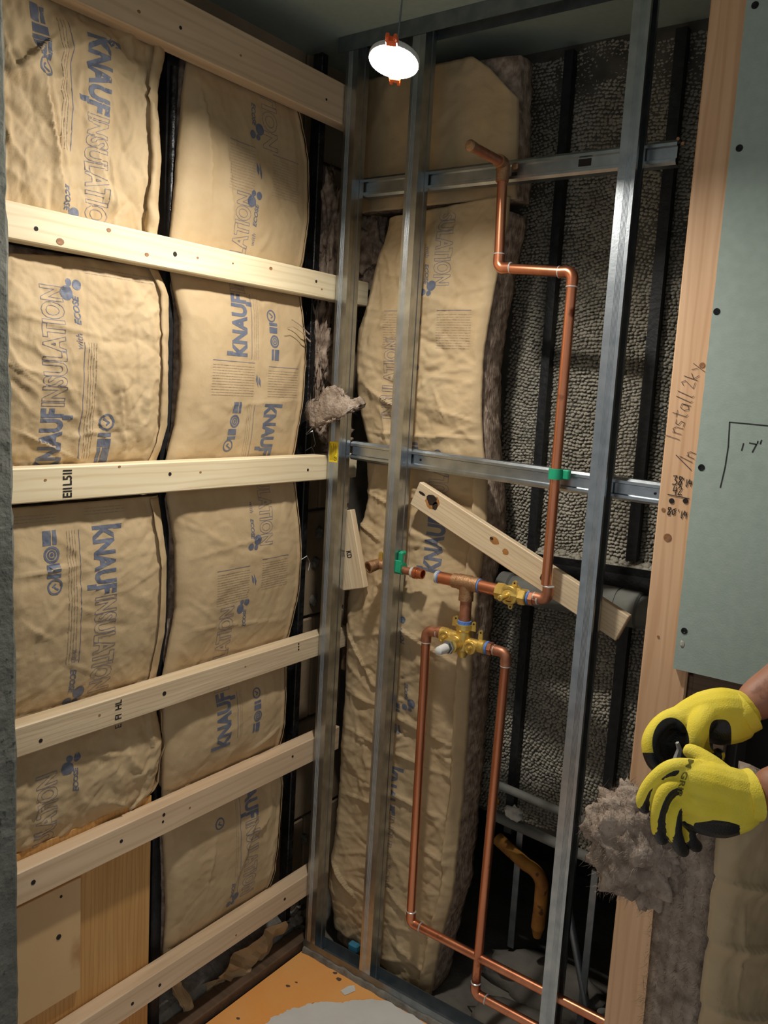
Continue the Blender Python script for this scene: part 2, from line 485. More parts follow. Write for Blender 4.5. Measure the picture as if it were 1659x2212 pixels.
struct(box('floor', (1.1, -0.65, -0.05), (2.7, 3.3, 0.06), M_CONC), 'rough grey concrete slab under the pan and in the cavity')
pan = struct(box('floor', (0.80, -0.85, -0.01), (1.6, 1.7, 0.02), M_MEMBRANE), 'orange waterproof membrane of the shower floor')
pp = [(440, 2290), (560, 2225), (587, 2200), (612, 2190), (622, 2182), (645, 2178), (668, 2170), (700, 2166), (735, 2168), (765, 2162), (800, 2160),
      (835, 2163), (900, 2200), (1100, 2330)]
q = [on_plane(2, 0.0, *p) for p in pp]
q += [np.array([1.5, -0.02, 0]), np.array([1.5, -1.6, 0]), np.array([0.35, -1.6, 0])]
ring = []
for i in range(len(q)):
    a, b = q[i], q[(i + 1) % len(q)]
    for k in range(6 if i < len(pp) - 1 else 1):
        t = k / 6; p = a + (b - a) * t
        if i < len(pp) - 1: p = p + np.array([random.uniform(-.003, .003), random.uniform(-.003, .003), 0])
        ring.append(p)
n = len(ring)
bm = bmesh.new(); lo = [bm.verts.new((p[0], p[1], 0.0)) for p in ring]; hi = [bm.verts.new((p[0], p[1], 0.0022)) for p in ring]
bm.faces.new(hi)
for i in range(n): bm.faces.new((lo[i], lo[(i + 1) % n], hi[(i + 1) % n], hi[i]))
o = bm_obj('thinset_patch', bm, M_THINSET, pan); o['label'] = 'grey trowelled thinset over the orange membrane'
q2 = [(735, 2140), (752, 2130), (765, 2128), (768, 2140), (745, 2150)]
V = [on_plane(2, 0.0015, *p) for p in q2]
mesh('thinset_patch', [v - np.array(pan.location) for v in V], [tuple(range(len(V)))], M_THINSET, pan)
for (px, py, r) in ((622, 2130, 5), (724, 2102, 5), (733, 2116, 6), (640, 2122, 3), (514, 2200, 4), (678, 2168, 3)):
    P = on_plane(2, 0.0, px, py); bm = bmesh.new()
    bmesh.ops.create_icosphere(bm, subdivisions=1, radius=r * 0.0011)
    for v in bm.verts: v.co.x *= random.uniform(.6, 1.8); v.co.z *= .3
    bm_obj('dirt_crumb', bm, M_WOODDARK, pan, loc=P)

struct(box('ceiling', (1.07, -1.0, 2.307), (2.46, 2.6, 0.0125), M_DRYWALL), 'green moisture resistant drywall ceiling')
wl = struct(box('wall_left', (-0.19, -0.07, 1.15), (0.04, 1.96, 2.46), M_MORTAR), 'old clay block wall behind the left insulation')
zb = -0.03
for r in range(8):
    y = -1.04 - 0.12 * (r % 2)
    while y < 0.33:
        y0, y1 = max(y, -1.04), min(y + 0.395, 0.335)
        if y1 - y0 > .03:
            box('block', (-0.164, (y0 + y1) / 2, zb + 0.147), (0.028, y1 - y0, 0.292), M_BLOCK, wl, bev=0.004,
                loc=(0, 0, 0)).location = (0, 0, 0)
        y += 0.40
    zb += 0.3
struct(box('wall_back', (0.40, 0.305, 1.37), (1.16, 0.03, 1.90), M_LATH), 'old plastered wall seen from behind through its lath')
struct(box('wall_back', (0.8, 0.9, 0.3), (2.2, 0.05, 1.0), M_DARKW), 'added wall deep behind the cavity, coloured dark for shade')  # backs the low opening; its darkness is shade put into the colour
struct(box('wall_back', (0.40, 0.6, 0.62), (1.16, 0.56, 0.03), M_DARKW))  # unseen lid added to keep light out of the cavity
struct(box('shade_wall_right', (0.995, 0.45, 1.1), (0.03, 0.86, 2.4), M_DARKW), 'added dark wall keeping light out of the cavity behind the post')  # side wall added to block light from behind the studs
struct(box('shade_wall_right', (1.55, 0.12, 0.5), (1.15, 0.03, 1.1), M_DARKW))  # dark wall added so the gap under the drywall reads as shade

# rough grey wall end close to the camera, left edge of the picture
rows, V, Fc = 150, [], []
for i in range(rows + 1):
    z = -0.02 + 2.32 * i / rows
    w_ = lambda k: 0.0035 * (fbm(np.array([z * 30.0]), np.array([k * 3.1]), 5, 4)[0] - .5) * 2
    lean = 0.126 + 0.022 * min(1, max(0, (2.0 - z) / 0.9))
    V += [(-0.22, -0.90 + w_(1) * .2, z), (lean - 0.006 + w_(2), -0.90 + w_(3), z), (lean + w_(4), -0.906 + w_(5), z),
          (lean + w_(6), -0.995 + w_(7), z), (-0.22, -1.0, z)]
for i in range(rows):
    for j in range(5):
        a = i * 5 + j; b = i * 5 + (j + 1) % 5; Fc.append((a, b, b + 5, a + 5))
Fc.append((4, 3, 2, 1, 0)); k = rows * 5; Fc.append((k, k + 1, k + 2, k + 3, k + 4))
struct(mesh('wall_front', V, Fc, M_CEMENT), 'rough grey speckled wall end at the left edge')

# ------------------------------------------------------------------ lath wall: plaster keys, channels, ledge
rng = np.random.default_rng(3)
wb = struct(box('wall_back', (0.63, 0.287, 1.36), (0.66, 0.008, 1.88), M_LATH), 'grey plaster keys squeezed through metal lath')
zs = []
z = 0.43; row = 0; VV = []; FF = []; cnt = 0
unit = []
for el, rr in ((0.0, 1.0), (0.55, 0.86), (1.05, 0.5)):
    for j in range(6):
        a = 2 * math.pi * j / 6 + el; unit.append((rr * math.cos(a), -math.sin(el), rr * math.sin(a)))
unit.append((0, -1.0, 0)); unit = np.array(unit)
uf = []
for k in range(2):
    for j in range(6):
        uf.append((k * 6 + j, k * 6 + (j + 1) % 6, (k + 1) * 6 + (j + 1) % 6, (k + 1) * 6 + j))
uf += [(12 + j, 12 + (j + 1) % 6, 18) for j in range(6)]
while z < 2.28:
    x = 0.335 + (0.0045 if row % 2 else 0)
    while x < 0.955:
        wav = 0.010 * math.sin(x * 14 + z * 3.1) + 0.006 * math.sin(x * 31 - z * 9)
        big = fbm(np.array([x * 9]), np.array([z * 9]), 4, 3)[0]
        flat = 1.0 if z < 1.72 else max(0.4, 1 - (z - 1.72) * 3.0)
        sx = 0.0050 * rng.uniform(.85, 1.35); sz = 0.0038 * rng.uniform(.75, 1.25); sy = (0.0062 + 0.006 * (big - .4)) * rng.uniform(.6, 1.3) * flat
        sy = max(0.0012, sy)
        P = unit * np.array([sx, sy, sz]) + rng.uniform(-.0009, .0009, unit.shape)
        P[:, 2] -= 0.32 * -P[:, 1] * 1.0            # the keys droop
        P += np.array([x + rng.uniform(-.0016, .0016), 0.2835 - 0.006 * (big - .45), z + wav + rng.uniform(-.0014, .0014)])
        VV.append(P); FF.append(cnt); cnt += len(unit)
        x += 0.0094 * rng.uniform(.9, 1.1)
    z += 0.0079; row += 1
VV = np.concatenate(VV)
Fc = [tuple(i + o for i in f) for o in FF for f in uf]
o = mesh('plaster_key', VV, Fc, M_PLASTER, None, smooth=True)
o.parent = wb; o['kind'] = 'stuff'


def channel(name, p0, p1, w, d, m, label, cat='channel', group=None):
    """pressed U channel from p0 to p1, open to the wall, w across X, d deep in Y"""
    e = empty(name, p0, label, cat, group)
    h = np.linalg.norm(np.array(p1) - np.array(p0)); dx = (np.array(p1) - np.array(p0))
    def to3(p, q_, a): return (p + dx[0] * a, q_ + dx[1] * a, dx[2] * a)
    sheet_profile('web', [(-w / 2, d), (-w / 2, 0), (w / 2, 0), (w / 2, d)], 0.0025, 0, 1, to3, m, e)
    return e


channel('lath_channel', (0.448, 0.252, 1.135), (0.440, 0.252, 2.28), 0.021, 0.024, M_IRON, 'black upright channel on the plaster keys left of the copper riser', group=None)
channel('lath_channel', (0.695, 0.252, 1.150), (0.690, 0.252, 2.28), 0.024, 0.024, M_IRON, 'black upright channel on the plaster keys beside the wooden post')
channel('lath_channel', (0.448, 0.252, 0.40), (0.448, 0.252, 1.085), 0.021, 0.024, M_IRON, 'black upright channel below the ledge, behind the lower valve')
channel('lath_channel', (0.693, 0.252, 0.40), (0.695, 0.252, 1.085), 0.024, 0.024, M_IRON, 'black upright channel below the ledge, right of the marked steel stud')
channel('lath_channel', (0.800, 0.250, 1.150), (0.792, 0.250, 2.28), 0.034, 0.026, M_IRON, 'black upright channel deep in the corner behind the wooden post')
# ledge
e = empty('lath_ledge', (0.34, 0.245, 1.113), 'black angle ledge crossing the plaster wall, rubble lying on it', 'ledge')
sheet_profile('angle', [(0.033, -0.045), (-0.004, -0.040), (0.0, 0.0), (-0.004, 0.018)], 0.003, 0, 0.64, lambda p, q_, a: (a, p, q_ + 0.02 * a), M_IRON, e)
sheet_profile('angle', [(0.034, 0.0), (0.0, 0.0)], 0.003, 0, 0.64, lambda p, q_, a: (a, p, q_ + 0.02 * a), M_IRON, e)
VV = []; Fc = []; cnt = 0
for i in range(620):
    x = rng.uniform(0.36, 0.92); t = rng.random()
    big = rng.uniform(.6, 1.7) * (1.25 if x > .7 else 1)
    P = unit.copy(); P = np.concatenate([P, [[0, .9, 0]]]) * np.array([.006, .006, .0045]) * big + rng.uniform(-.0012, .0012, (20, 3))
    P += np.array([x, 0.252 + 0.030 * t, 1.116 + 0.02 * (x - .34) + 0.004 * big + 0.020 * t * rng.random()])
    VV.append(P); Fc += [tuple(k + cnt for k in f) for f in uf] + [tuple(k + cnt for k in (5 - j, (5 - j - 1) % 6, 19)) for j in range(6)]; cnt += 20
o = mesh('plaster_rubble', np.concatenate(VV), Fc, M_PLASTER, None, smooth=True)
tag(o, 'loose grey plaster rubble heaped along the black ledge', 'rubble', kind='stuff')

# old pipes in the cavity
e = empty('waste_pipe', (0.30, 0.185, 1.05), 'fat dusty grey waste pipe with coupling behind the slanted plank', 'pipe')
V = lambda *p: np.array(p)
tube('pipe', [(0.112, 0, -.002), (0.36, 0, 0.010)], 0.033, M_PIPEGREY, e, n=24)
tube('pipe', [(0.34, 0, 0.009), (0.68, 0, 0.004)], 0.036, M_PIPEGREY, e, n=24)
lathe('coupling', (0.355, 0, 0.010), (1, 0, -.01), [(0, .036), (.003, .0405), (.045, .0405), (.0455, .0385), (.0485, .0385), (.049, .0405), (.092, .0405), (.097, .036)], M_PIPEGREY, e, n=28)
lathe('pipe_hub', (0.142, 0, -.001), (-1, 0, 0), [(0, .034), (.004, .039), (.03, .039), (.034, .034)], M_PIPEGREY, e, n=24)

tube('conduit', [(0.43, 0.22, 0.535), (0.93, 0.22, 0.505)], 0.0105, M_PIPEGREY)
tag(bpy.data.objects['conduit'], 'upper of two thin grey pipes low in the dark cavity', 'pipe')
o = tube('conduit', [(0.41, 0.215, 0.455), (0.93, 0.215, 0.425)], 0.0125, M_PIPEGREY)
tag(o, 'lower of two thin grey pipes low in the dark cavity', 'pipe')
o = tube('floor_tube', [(0.79, 0.2, -0.02), (0.755, 0.19, 0.095)], [0.013, 0.011], M_PIPEGREY)
tag(o, 'short pale tube poking up from rubble beside the post foot', 'pipe')
# orange wrapped elbow
pts = [(0.40, 0.30, 0.345), (0.50, 0.27, 0.325)] + [tuple(p) for p in arc_elbow((0.512, 0.27, 0.323), (1, 0, -.15), (0, 0, -1), 0.035)] + [(0.548, 0.27, 0.235), (0.546, 0.27, 0.17)]
e = empty('wrapped_pipe', (0, 0, 0), 'ochre wrapped pipe elbow in the dark opening low in the wall', 'pipe')
tube('pipe', pts, 0.017, M_RUSTY, e, n=16)
tube('wrap_end', [(0.546, 0.27, 0.17), (0.546, 0.27, 0.145)], [0.016, 0.010], M_RUSTY, e, n=12)


def lump(name, c, r, m, seed, parent=None, sub=3, amp=.45, sc=(1, 1, 1), freq=2.2, fold=0):
    bm = bmesh.new(); bmesh.ops.create_icosphere(bm, subdivisions=sub, radius=1.0)
    for v in bm.verts:
        q_ = v.co * freq + Vector((seed * 7.1, seed * 3.3, seed))
        d = mnoise.fractal(q_, 1.0, 2.1, 4)
        if fold:
            w_ = mnoise.noise_vector(q_ * .8) * .6
            d += fold * (abs(mnoise.noise((q_ + w_) * 1.6)) + .5 * abs(mnoise.noise((q_ + w_) * 3.7)) + .25 * abs(mnoise.noise(q_ * 9)) - .35)
        v.co *= 1 + amp * d
        v.co = Vector((v.co.x * r * sc[0], v.co.y * r * sc[1], v.co.z * r * sc[2]))
    return bm_obj(name, bm, m, parent, smooth=True, loc=c)


o = lump('plaster_lump', (0.487, 0.2, 0.488), 0.022, M_WHITEDUST, 2, sc=(1.1, .7, .8)); tag(o, 'white broken plaster lump resting on the lower thin pipe', 'lump')
o = lump('rubble_heap', (0.56, 0.30, 0.0), 0.11, M_CONC, 5, sc=(1.4, .7, .55)); tag(o, 'brown rubble heap on the slab in the dark opening', 'rubble')
o = lump('rubble_heap', (0.83, 0.14, -0.01), 0.06, M_MORTAR, 8, sc=(1.2, .9, .6)); tag(o, 'pale rubble beside the foot of the wooden post', 'rubble')
o = lump('concrete_chunk', (0.60, 0.14, -0.012), 0.10, M_CONC, 11, sc=(1.5, .75, .22), amp=.25); tag(o, 'flat grey concrete chunk under the lowest copper pipe', 'concrete')
for (x, y, z0, z1, lab) in ((0.462, 0.30, 0.06, 0.40, 'thin grey steel strap hanging left of the ochre pipe elbow'),
                            (0.69, 0.24, -0.02, 0.40, 'thin grey steel strap standing near the post foot')):
    o = box('steel_strap', (x, y, (z0 + z1) / 2), (0.018, 0.004, z1 - z0), M_STEELD, bev=.001); tag(o, lab, 'strap')
o = tube('brace_rod', [(0.60, 0.27, 0.33), (0.70, 0.24, 0.05)], 0.009, M_STEELD); tag(o, 'thin slanting rod crossing the strap near the post foot', 'rod')
lathe('pipe_stub', (0.41, 0.25, 0.475), (-.3, -1, 0), [(0, .012), (.02, .012), (.021, .008), (.019, .004)], M_RUSTY)
tag(bpy.data.objects['pipe_stub'], 'small rusty round pipe end beside the dark batt edge', 'pipe')

# ------------------------------------------------------------------ steel stud wall
def stud(label, xw, open_dir, z0, z1, depth=0.041, fl=0.032, marks=()):
    """C stud: web at x = xw, flanges to open_dir, front face at Y = 0"""
    e = empty('steel_stud', (xw, 0, z0), label, 'stud', 'steel wall studs')
    s = open_dir
    f1 = [(s * fl, .008), (s * fl, 0)]
    ribs = []
    for k in (0.78, 0.70, 0.62, 0.54, .46):
        ribs += [(s * fl * (k + .03), 0), (s * fl * k, .0007), (s * fl * (k - .03), 0)]
    webp = [(0, 0), (0, depth * .3), (s * .0012, depth * .36), (s * .0012, depth * .64), (0, depth * .7), (0, depth)]
    pts = f1 + ribs + webp + [(s * fl, depth), (s * fl, depth - .008)]
    if s < 0:
        pts = pts[::-1]
    o = sheet_profile('stud_profile', pts, 0.0011, 0, z1 - z0, lambda p, q_, a: (p, q_, a), M_STEEL, e)
    for zz, sl in marks:
        V_, F_ = strips([((0.002, 0), (0.012, -0.001 + sl)), ((0.012, -0.001 + sl), (0.026, -0.004 + sl))], 0.0022)
        mesh('pencil_line', [(s * p, -0.0006, zz - z0 + q_) for p, q_ in V_], F_, M_BLACKINK, e)
    return e


S1 = stud('galvanised steel stud in the corner, yellow sticker on its face', 0.038, -1, 0.003, 2.28)
S2 = stud('galvanised steel stud crossing the back insulation, green clamp on it', 0.222, -1, 0.003, 2.28)
S3 = stud('galvanised steel stud with black pencil ticks, nearest the wooden post', 0.683, 1, 0.003, 2.28,
          marks=((1.055, 0.0), (0.905, 0.001), (0.885, 0.0), (0.845, -.001)))
for s_ in (S1, S2, S3): s_['group'] = 'steel wall studs'
e = empty('bottom_track', (0.0, 0, 0), 'dark steel floor track along the orange pan edge', 'track')
sheet_profile('track_profile', [(-0.0016, .034), (-0.0016, 0.0), (.0426, 0.0), (.0426, .034)], 0.0011, 0, 0.82, lambda p, q_, a: (a, p, q_), M_STEELD, e)
VV = []; Fc = []
k = 90
for i in range(k + 1):
    x = 0.004 + 0.80 * i / k; h = 0.010 + 0.012 * fbm(np.array([x * 40]), np.array([0.3]), 6, 4)[0]; d = 0.005 + .009 * fbm(np.array([x * 30]), np.array([5.3]), 2, 4)[0]
    VV += [(x, -0.002, h), (x, -d * .6, h * .8), (x, -d, 0.0), (x, -0.002, 0.0)]
for i in range(k):
    for j in range(4): a = i * 4 + j; b = i * 4 + (j + 1) % 4; Fc.append((a, b, b + 4, a + 4))
Fc += [(3, 2, 1, 0), (k * 4, k * 4 + 1, k * 4 + 2, k * 4 + 3)]
o = mesh('mortar_smear', VV, Fc, M_MORTAR, e); o['label'] = 'crusty grey mortar smeared along the track front'
e = empty('top_track', (-0.02, 0, 2.266), 'steel head track above the studs under the ceiling', 'track')
sheet_profile('track_profile', [(-0.0022, 0), (-0.0022, .033), (.0432, .033), (.0432, 0)], 0.0011, 0, 0.84, lambda p, q_, a: (a, p, q_), M_STEELD, e)


def hat(label, x0, x1, z0, z1, holes=(), screws=()):
    e = empty('furring_channel', (x0, 0.043, z0), label, 'channel', 'horizontal hat channels')
    P = [(.026, -.0215), (.004, -.0215), (0, -.017), (0, -.0125), (.006, -.0105), (.006, .0105), (.0, .0125), (0, .017), (.004, .0215), (.026, .0215)]
    L_ = x1 - x0
    sheet_profile('channel_profile', P, 0.0011, 0, L_, lambda p, q_, a: (a, p, q_ + (z1 - z0) * a / L_), M_STEEL, e)
    for (x, z, w, h) in holes:
        bm = bmesh.new(); add_box(bm, (x - x0, .0055, z - z0), (w, .0016, h), bev=.0005)
        bm_obj('knockout_shade', bm, M_HOLE, e)  # dark plate stands in for the shade of a see-through opening
    for (x, z) in screws:
        lathe('screw', (x - x0, .006, z - z0), (0, -1, 0), [(0, .003), (.002, .003), (.003, .001)], M_SCREW, e, n=8)
    return e


hat('upper galvanised hat channel carrying the shower outlet elbow', 0.036, 0.775, 1.973, 1.972, holes=((0.592, 1.973, 0.028, 0.015), (0.436, 1.966, 0.014, 0.008)))
hat('middle galvanised hat channel under the green pipe clip', 0.040, 0.826, 1.350, 1.330, holes=((0.588, 1.336, 0.014, 0.013),), screws=((0.246, 1.345), (0.80, 1.331)))

# yellow sticker
e = empty('yellow_sticker', (0.0225, -0.0012, 1.345), 'small yellow printed sticker on the corner stud', 'sticker')
box('sticker_sheet', (0, 0, 0), (0.026, 0.0008, 0.050), M_YELLOW, e)
segs = [((x, -.02), (x, .02 - (i % 3) * .006)) for i, x in enumerate(np.linspace(-.0095, .003, 5))]
V_, F_ = strips(segs, .0011); mesh('print', [(p, -.0006, q_) for p, q_ in V_], F_, M_BLACKINK, e)
V_, F_ = merge([ring2((.007, -.016), .0042, .0014), poly2(ngon((.007, -.016), .0016, 8))] + [strips([((.006, -.006), (.006, .018)), ((.009, -.002), (.009, .014))], .0012)])
mesh('print', [(p, -.0006, q_) for p, q_ in V_], F_, M_BLACKINK, e)

# ------------------------------------------------------------------ wooden furring boards on the left wall
def disc(name, c, r, d, m, parent, n=10, sq=1.0):
    o = lathe(name, (0, 0, 0), d, [(0, r), (.0009, r * .96)], m, parent, n=n); o.location = c
    if sq != 1.0: o.scale = (1, 1, sq)
    return o


def board(label, z0, z1, y0, y1, m, tilt=0.0, knots=(), holes=(), th=0.038, x=0.0, stamps=(), dz=0.0):
    """flat 2x3 on edge: local X runs along world Y, face to the room at X = x"""
    L_ = y1 - y0; h = z1 - z0
    e = empty('furring_board', (x, (y0 + y1) / 2, (z0 + z1) / 2), label, 'board', 'wooden boards across the left insulation', rot=(tilt, 0, math.pi / 2))
    bm = bmesh.new(); add_box(bm, (0, th / 2, 0), (L_, th, h), bev=.0022)
    b = bm_obj('plank', bm, m, e)
    yc, zc = (y0 + y1) / 2, (z0 + z1) / 2
    def loc(px, py):
        P = on_plane(0, x, px, py); return (P[1] - yc, 0.0002, P[2] - zc)
    for (px, py, r) in knots: disc('knot', loc(px, py), r * .00098, (0, -1, 0), M_KNOT, e, sq=.75)
    for (px, py, r) in holes: disc('screw_hole', loc(px, py), r * .0010, (0, -1, 0), M_HOLE, e, n=8)
    for (px, py, txts, hgt) in stamps:
        lx, _, lz = loc(px, py); items = []
        for (s, dx_, dz_) in txts:
            Vt, Ft, _e = text2d(s, .02); Vt = [(v[0] * hgt * .8, v[1] * hgt) for v in Vt]
            items.append(([(-y_ + dx_, x_ + dz_) for x_, y_ in Vt], Ft))          # letters lie on their side
        flat_print('grade_stamp', items, M_BLACKINK, e, lambda a, b_: (lx + a, -0.0006, lz + b_))
    return e


board('topmost board, a taller timber right under the ceiling', 2.109, 2.198, -0.93, 0.06, M_PINE3,
      holes=((390, 60, 3.5), (705, 215, 3)), knots=((300, 25, 4), (520, 120, 3)))
board('second board from the top, pale pine dotted with brown knots', 1.708, 1.767, -0.93, 0.135, M_PINE,
      knots=((130, 522, 8), (235, 497, 5), (317, 550, 5), (585, 580, 5), (427, 557, 3), (503, 569, 2.5), (695, 625, 3)), holes=((78, 494, 4), (378, 549, 5), (683, 608, 3.5)))
board('third board from the top, pale pine stamped near its left end', 1.274, 1.335, -0.93, 0.125, M_PINE,
      holes=((367, 1024, 4), (665, 1015, 3.5)), knots=((98, 1037, 3), (433, 1020, 3), (258, 1008, 3)),
      stamps=((155, 1074, (('EII', 0, 0.0), ('L5', .0, .022), ('II', .0, .042)), .018),))
board('fourth board from the top, coarse sawn face stamped in black', 0.820, 0.877, -0.93, 0.12, M_PINE2,
      holes=((355, 1498, 5), (645, 1391, 2.5), (645, 1397, 2.5), (645, 1403, 2.5), (88, 1600, 4)), knots=((215, 1545, 3), (530, 1440, 2.5)),
      stamps=((262, 1568, (('E', 0, -.002), ('FI', 0, 0.016), ('HL', 0, .036)), .015),))
board('fifth board from the top, nailed over the plywood edge', 0.535, 0.600, -0.93, 0.11, M_PINE3,
      holes=((354, 1760, 4), (262, 1817, 4), (352, 1775, 3), (632, 1634, 3.5), (72, 1906, 5)), knots=((410, 1745, 3),))
board('lowest board, close above the orange floor', 0.155, 0.218, -0.93, 0.09, M_PINE3,
      holes=((345, 2128, 4), (286, 2168, 4), (615, 1942, 4)), knots=((510, 2020, 3),))

# ------------------------------------------------------------------ post and drywall on the right
e = empty('wooden_post', (0.8665, 0, 0), 'bare fir post with pencilled sums beside the green drywall', 'post')
bm = bmesh.new(); add_box(bm, (1.14, 0.020, 0), (2.30, 0.038, 0.089), bev=.003)
o = bm_obj('post_timber', bm, M_FIR, e); o.rotation_euler = (0, -math.pi / 2, 0)
# local x of the timber runs up; z becomes world -x
def face_uv(px, py): P = on_plane(1, 0.001, px, py); return P[0] - 0.8665, P[2]


def post_print(items, m, name='handwriting'):
    return flat_print(name, items, m, e, lambda a, b: (a, -0.0004, b))


def place(segs, o_, ang=0.0):
    c, s_ = math.cos(ang), math.sin(ang)
    return [((a[0] * c - a[1] * s_ + o_[0], a[0] * s_ + a[1] * c + o_[1]), (b[0] * c - b[1] * s_ + o_[0], b[0] * s_ + b[1] * c + o_[1])) for a, b in segs]


for it_ in ([strips(place(handwriting('38', .018, .75), face_uv(1452, 1047)), .0018), strips(place(handwriting("'1/4", .0125, .6), face_uv(1473, 1049)), .0014),
            strips(place(handwriting('42', .017), face_uv(1452, 1068)), .0016), strips([(face_uv(1443, 1068), face_uv(1489, 1077))], .0016),
            strips(place(handwriting('80', .016, .75), face_uv(1440, 1112)), .0018), strips(place(handwriting("'1/4", .013, .6), face_uv(1462, 1117)), .0014)]): post_print([it_], M_BLACKINK)
for it_ in ([strips(place(handwriting('Install', .030, .68), face_uv(1466, 957), math.radians(78)), .0011), strips(place(handwriting('2ky', .026, .85), face_uv(1499, 842), math.radians(75)), .0011),
            strips([(face_uv(1461, 983), face_uv(1493, 1015))], .0016), strips(place(handwriting('In', .026, .6), face_uv(1493, 1005), math.radians(70)), .0011)]): post_print([it_], M_PENCIL)
for (px, py, r) in ((1451, 1082, 4), (1481, 1082, 4)): 
    a, b = face_uv(px, py); lathe('drilled_hole', (a, 0.0004, b), (0, -1, 0), [(0, r * .0013), (.0012, r * .0012)], M_HOLE, e, n=12)
for (px, py, r) in ((1442, 1161, 6), (1433, 1101, 3), (1517, 789, 4), (1475, 310, 2.5), (1465, 300, 2.5), (1422, 1375, 2)):
    a, b = face_uv(px, py); lathe('knot', (a, 0.0004, b), (0, -1, 0), [(0, r * .0013), (.0009, r * .0012)], M_KNOT, e, n=10)

e = empty('drywall_sheet', (0.887, -0.0005, 1.010), 'green drywall sheet with black pen lines, screwed to the post', 'drywall')
DW = 1.5
bm = bmesh.new()
ny = 160; front = []; back = []
for i in range(ny + 1):
    z = 1.30 * i / ny * 0.992; xx = 0.0015 * (vn(np.array([z * 90]), np.array([.5]), 3)[0] - .5)
    front.append(bm.verts.new((xx, -0.0125, z))); back.append(bm.verts.new((xx, 0, z)))
fr = [bm.verts.new((DW, -0.0125, 0.004)), bm.verts.new((DW, -0.0125, 1.2896))]; bk = [bm.verts.new((DW, 0, 0.004)), bm.verts.new((DW, 0, 1.2896))]
bm.faces.new(front + [fr[1], fr[0]]); bm.faces.new((back + [bk[1], bk[0]])[::-1])
for i in range(ny): bm.faces.new((front[i], back[i], back[i + 1], front[i + 1]))
bm.faces.new((front[0], fr[0], bk[0], back[0])); bm.faces.new((fr[0], fr[1], bk[1], bk[0])); bm.faces.new((front[-1], back[-1], bk[1], fr[1]))
for f in bm.faces: f.material_index = 0 if len(f.verts) > 6 else 1
bm_obj('sheet', bm, [M_DRYWALL, M_GYPSUM], e)
def dw(px, py): P = on_plane(1, -0.0135, px, py); return P[0] - 0.887, P[2] - 1.010
pen = [(dw(1576, 912), dw(1620, 916)), (dw(1620, 916), dw(1780, 932)), (dw(1576, 912), dw(1573, 965)), (dw(1573, 965), dw(1566, 1010)), (dw(1566, 1010), dw(1556, 1053))]
pen2 = [(dw(1606, 958), dw(1602, 973)), (dw(1619, 957), dw(1634, 960)), (dw(1634, 960), dw(1625, 977)), (dw(1637, 953), dw(1636, 958)), (dw(1645, 951), dw(1642, 959))]
for it_ in (strips(pen, .0022), strips(pen2, .0022)): flat_print('pen_mark', [it_], M_BLACKINK, e, lambda a, b: (a, -0.0130, b))
for (px, py) in ((1597, 320), (1548, 673), (1515, 1010), (1478, 1363), (1631, 11)):
    a, b = dw(px, py); lathe('screw', (a, -0.0124, b), (0, -1, 0), [(0, .0062), (.0010, .0060), (.0011, .0036), (.0005, .0030)], M_SCREW, e, n=14)
a, b = dw(1474, 1392); o = lump('dent', (a, -0.0125, b), .006, M_GYPSUM, 4, e, sub=2, sc=(.7, .12, 1.2))
# timbers just visible under the sheet
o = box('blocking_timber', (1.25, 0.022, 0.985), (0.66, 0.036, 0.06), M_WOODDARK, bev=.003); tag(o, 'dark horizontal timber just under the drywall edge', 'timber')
o = box('blocking_timber', (0.952, 0.024, 0.50), (0.080, 0.036, 1.0), M_WOODDARK, bev=.003); tag(o, 'shadowed upright timber right of the fir post', 'timber')

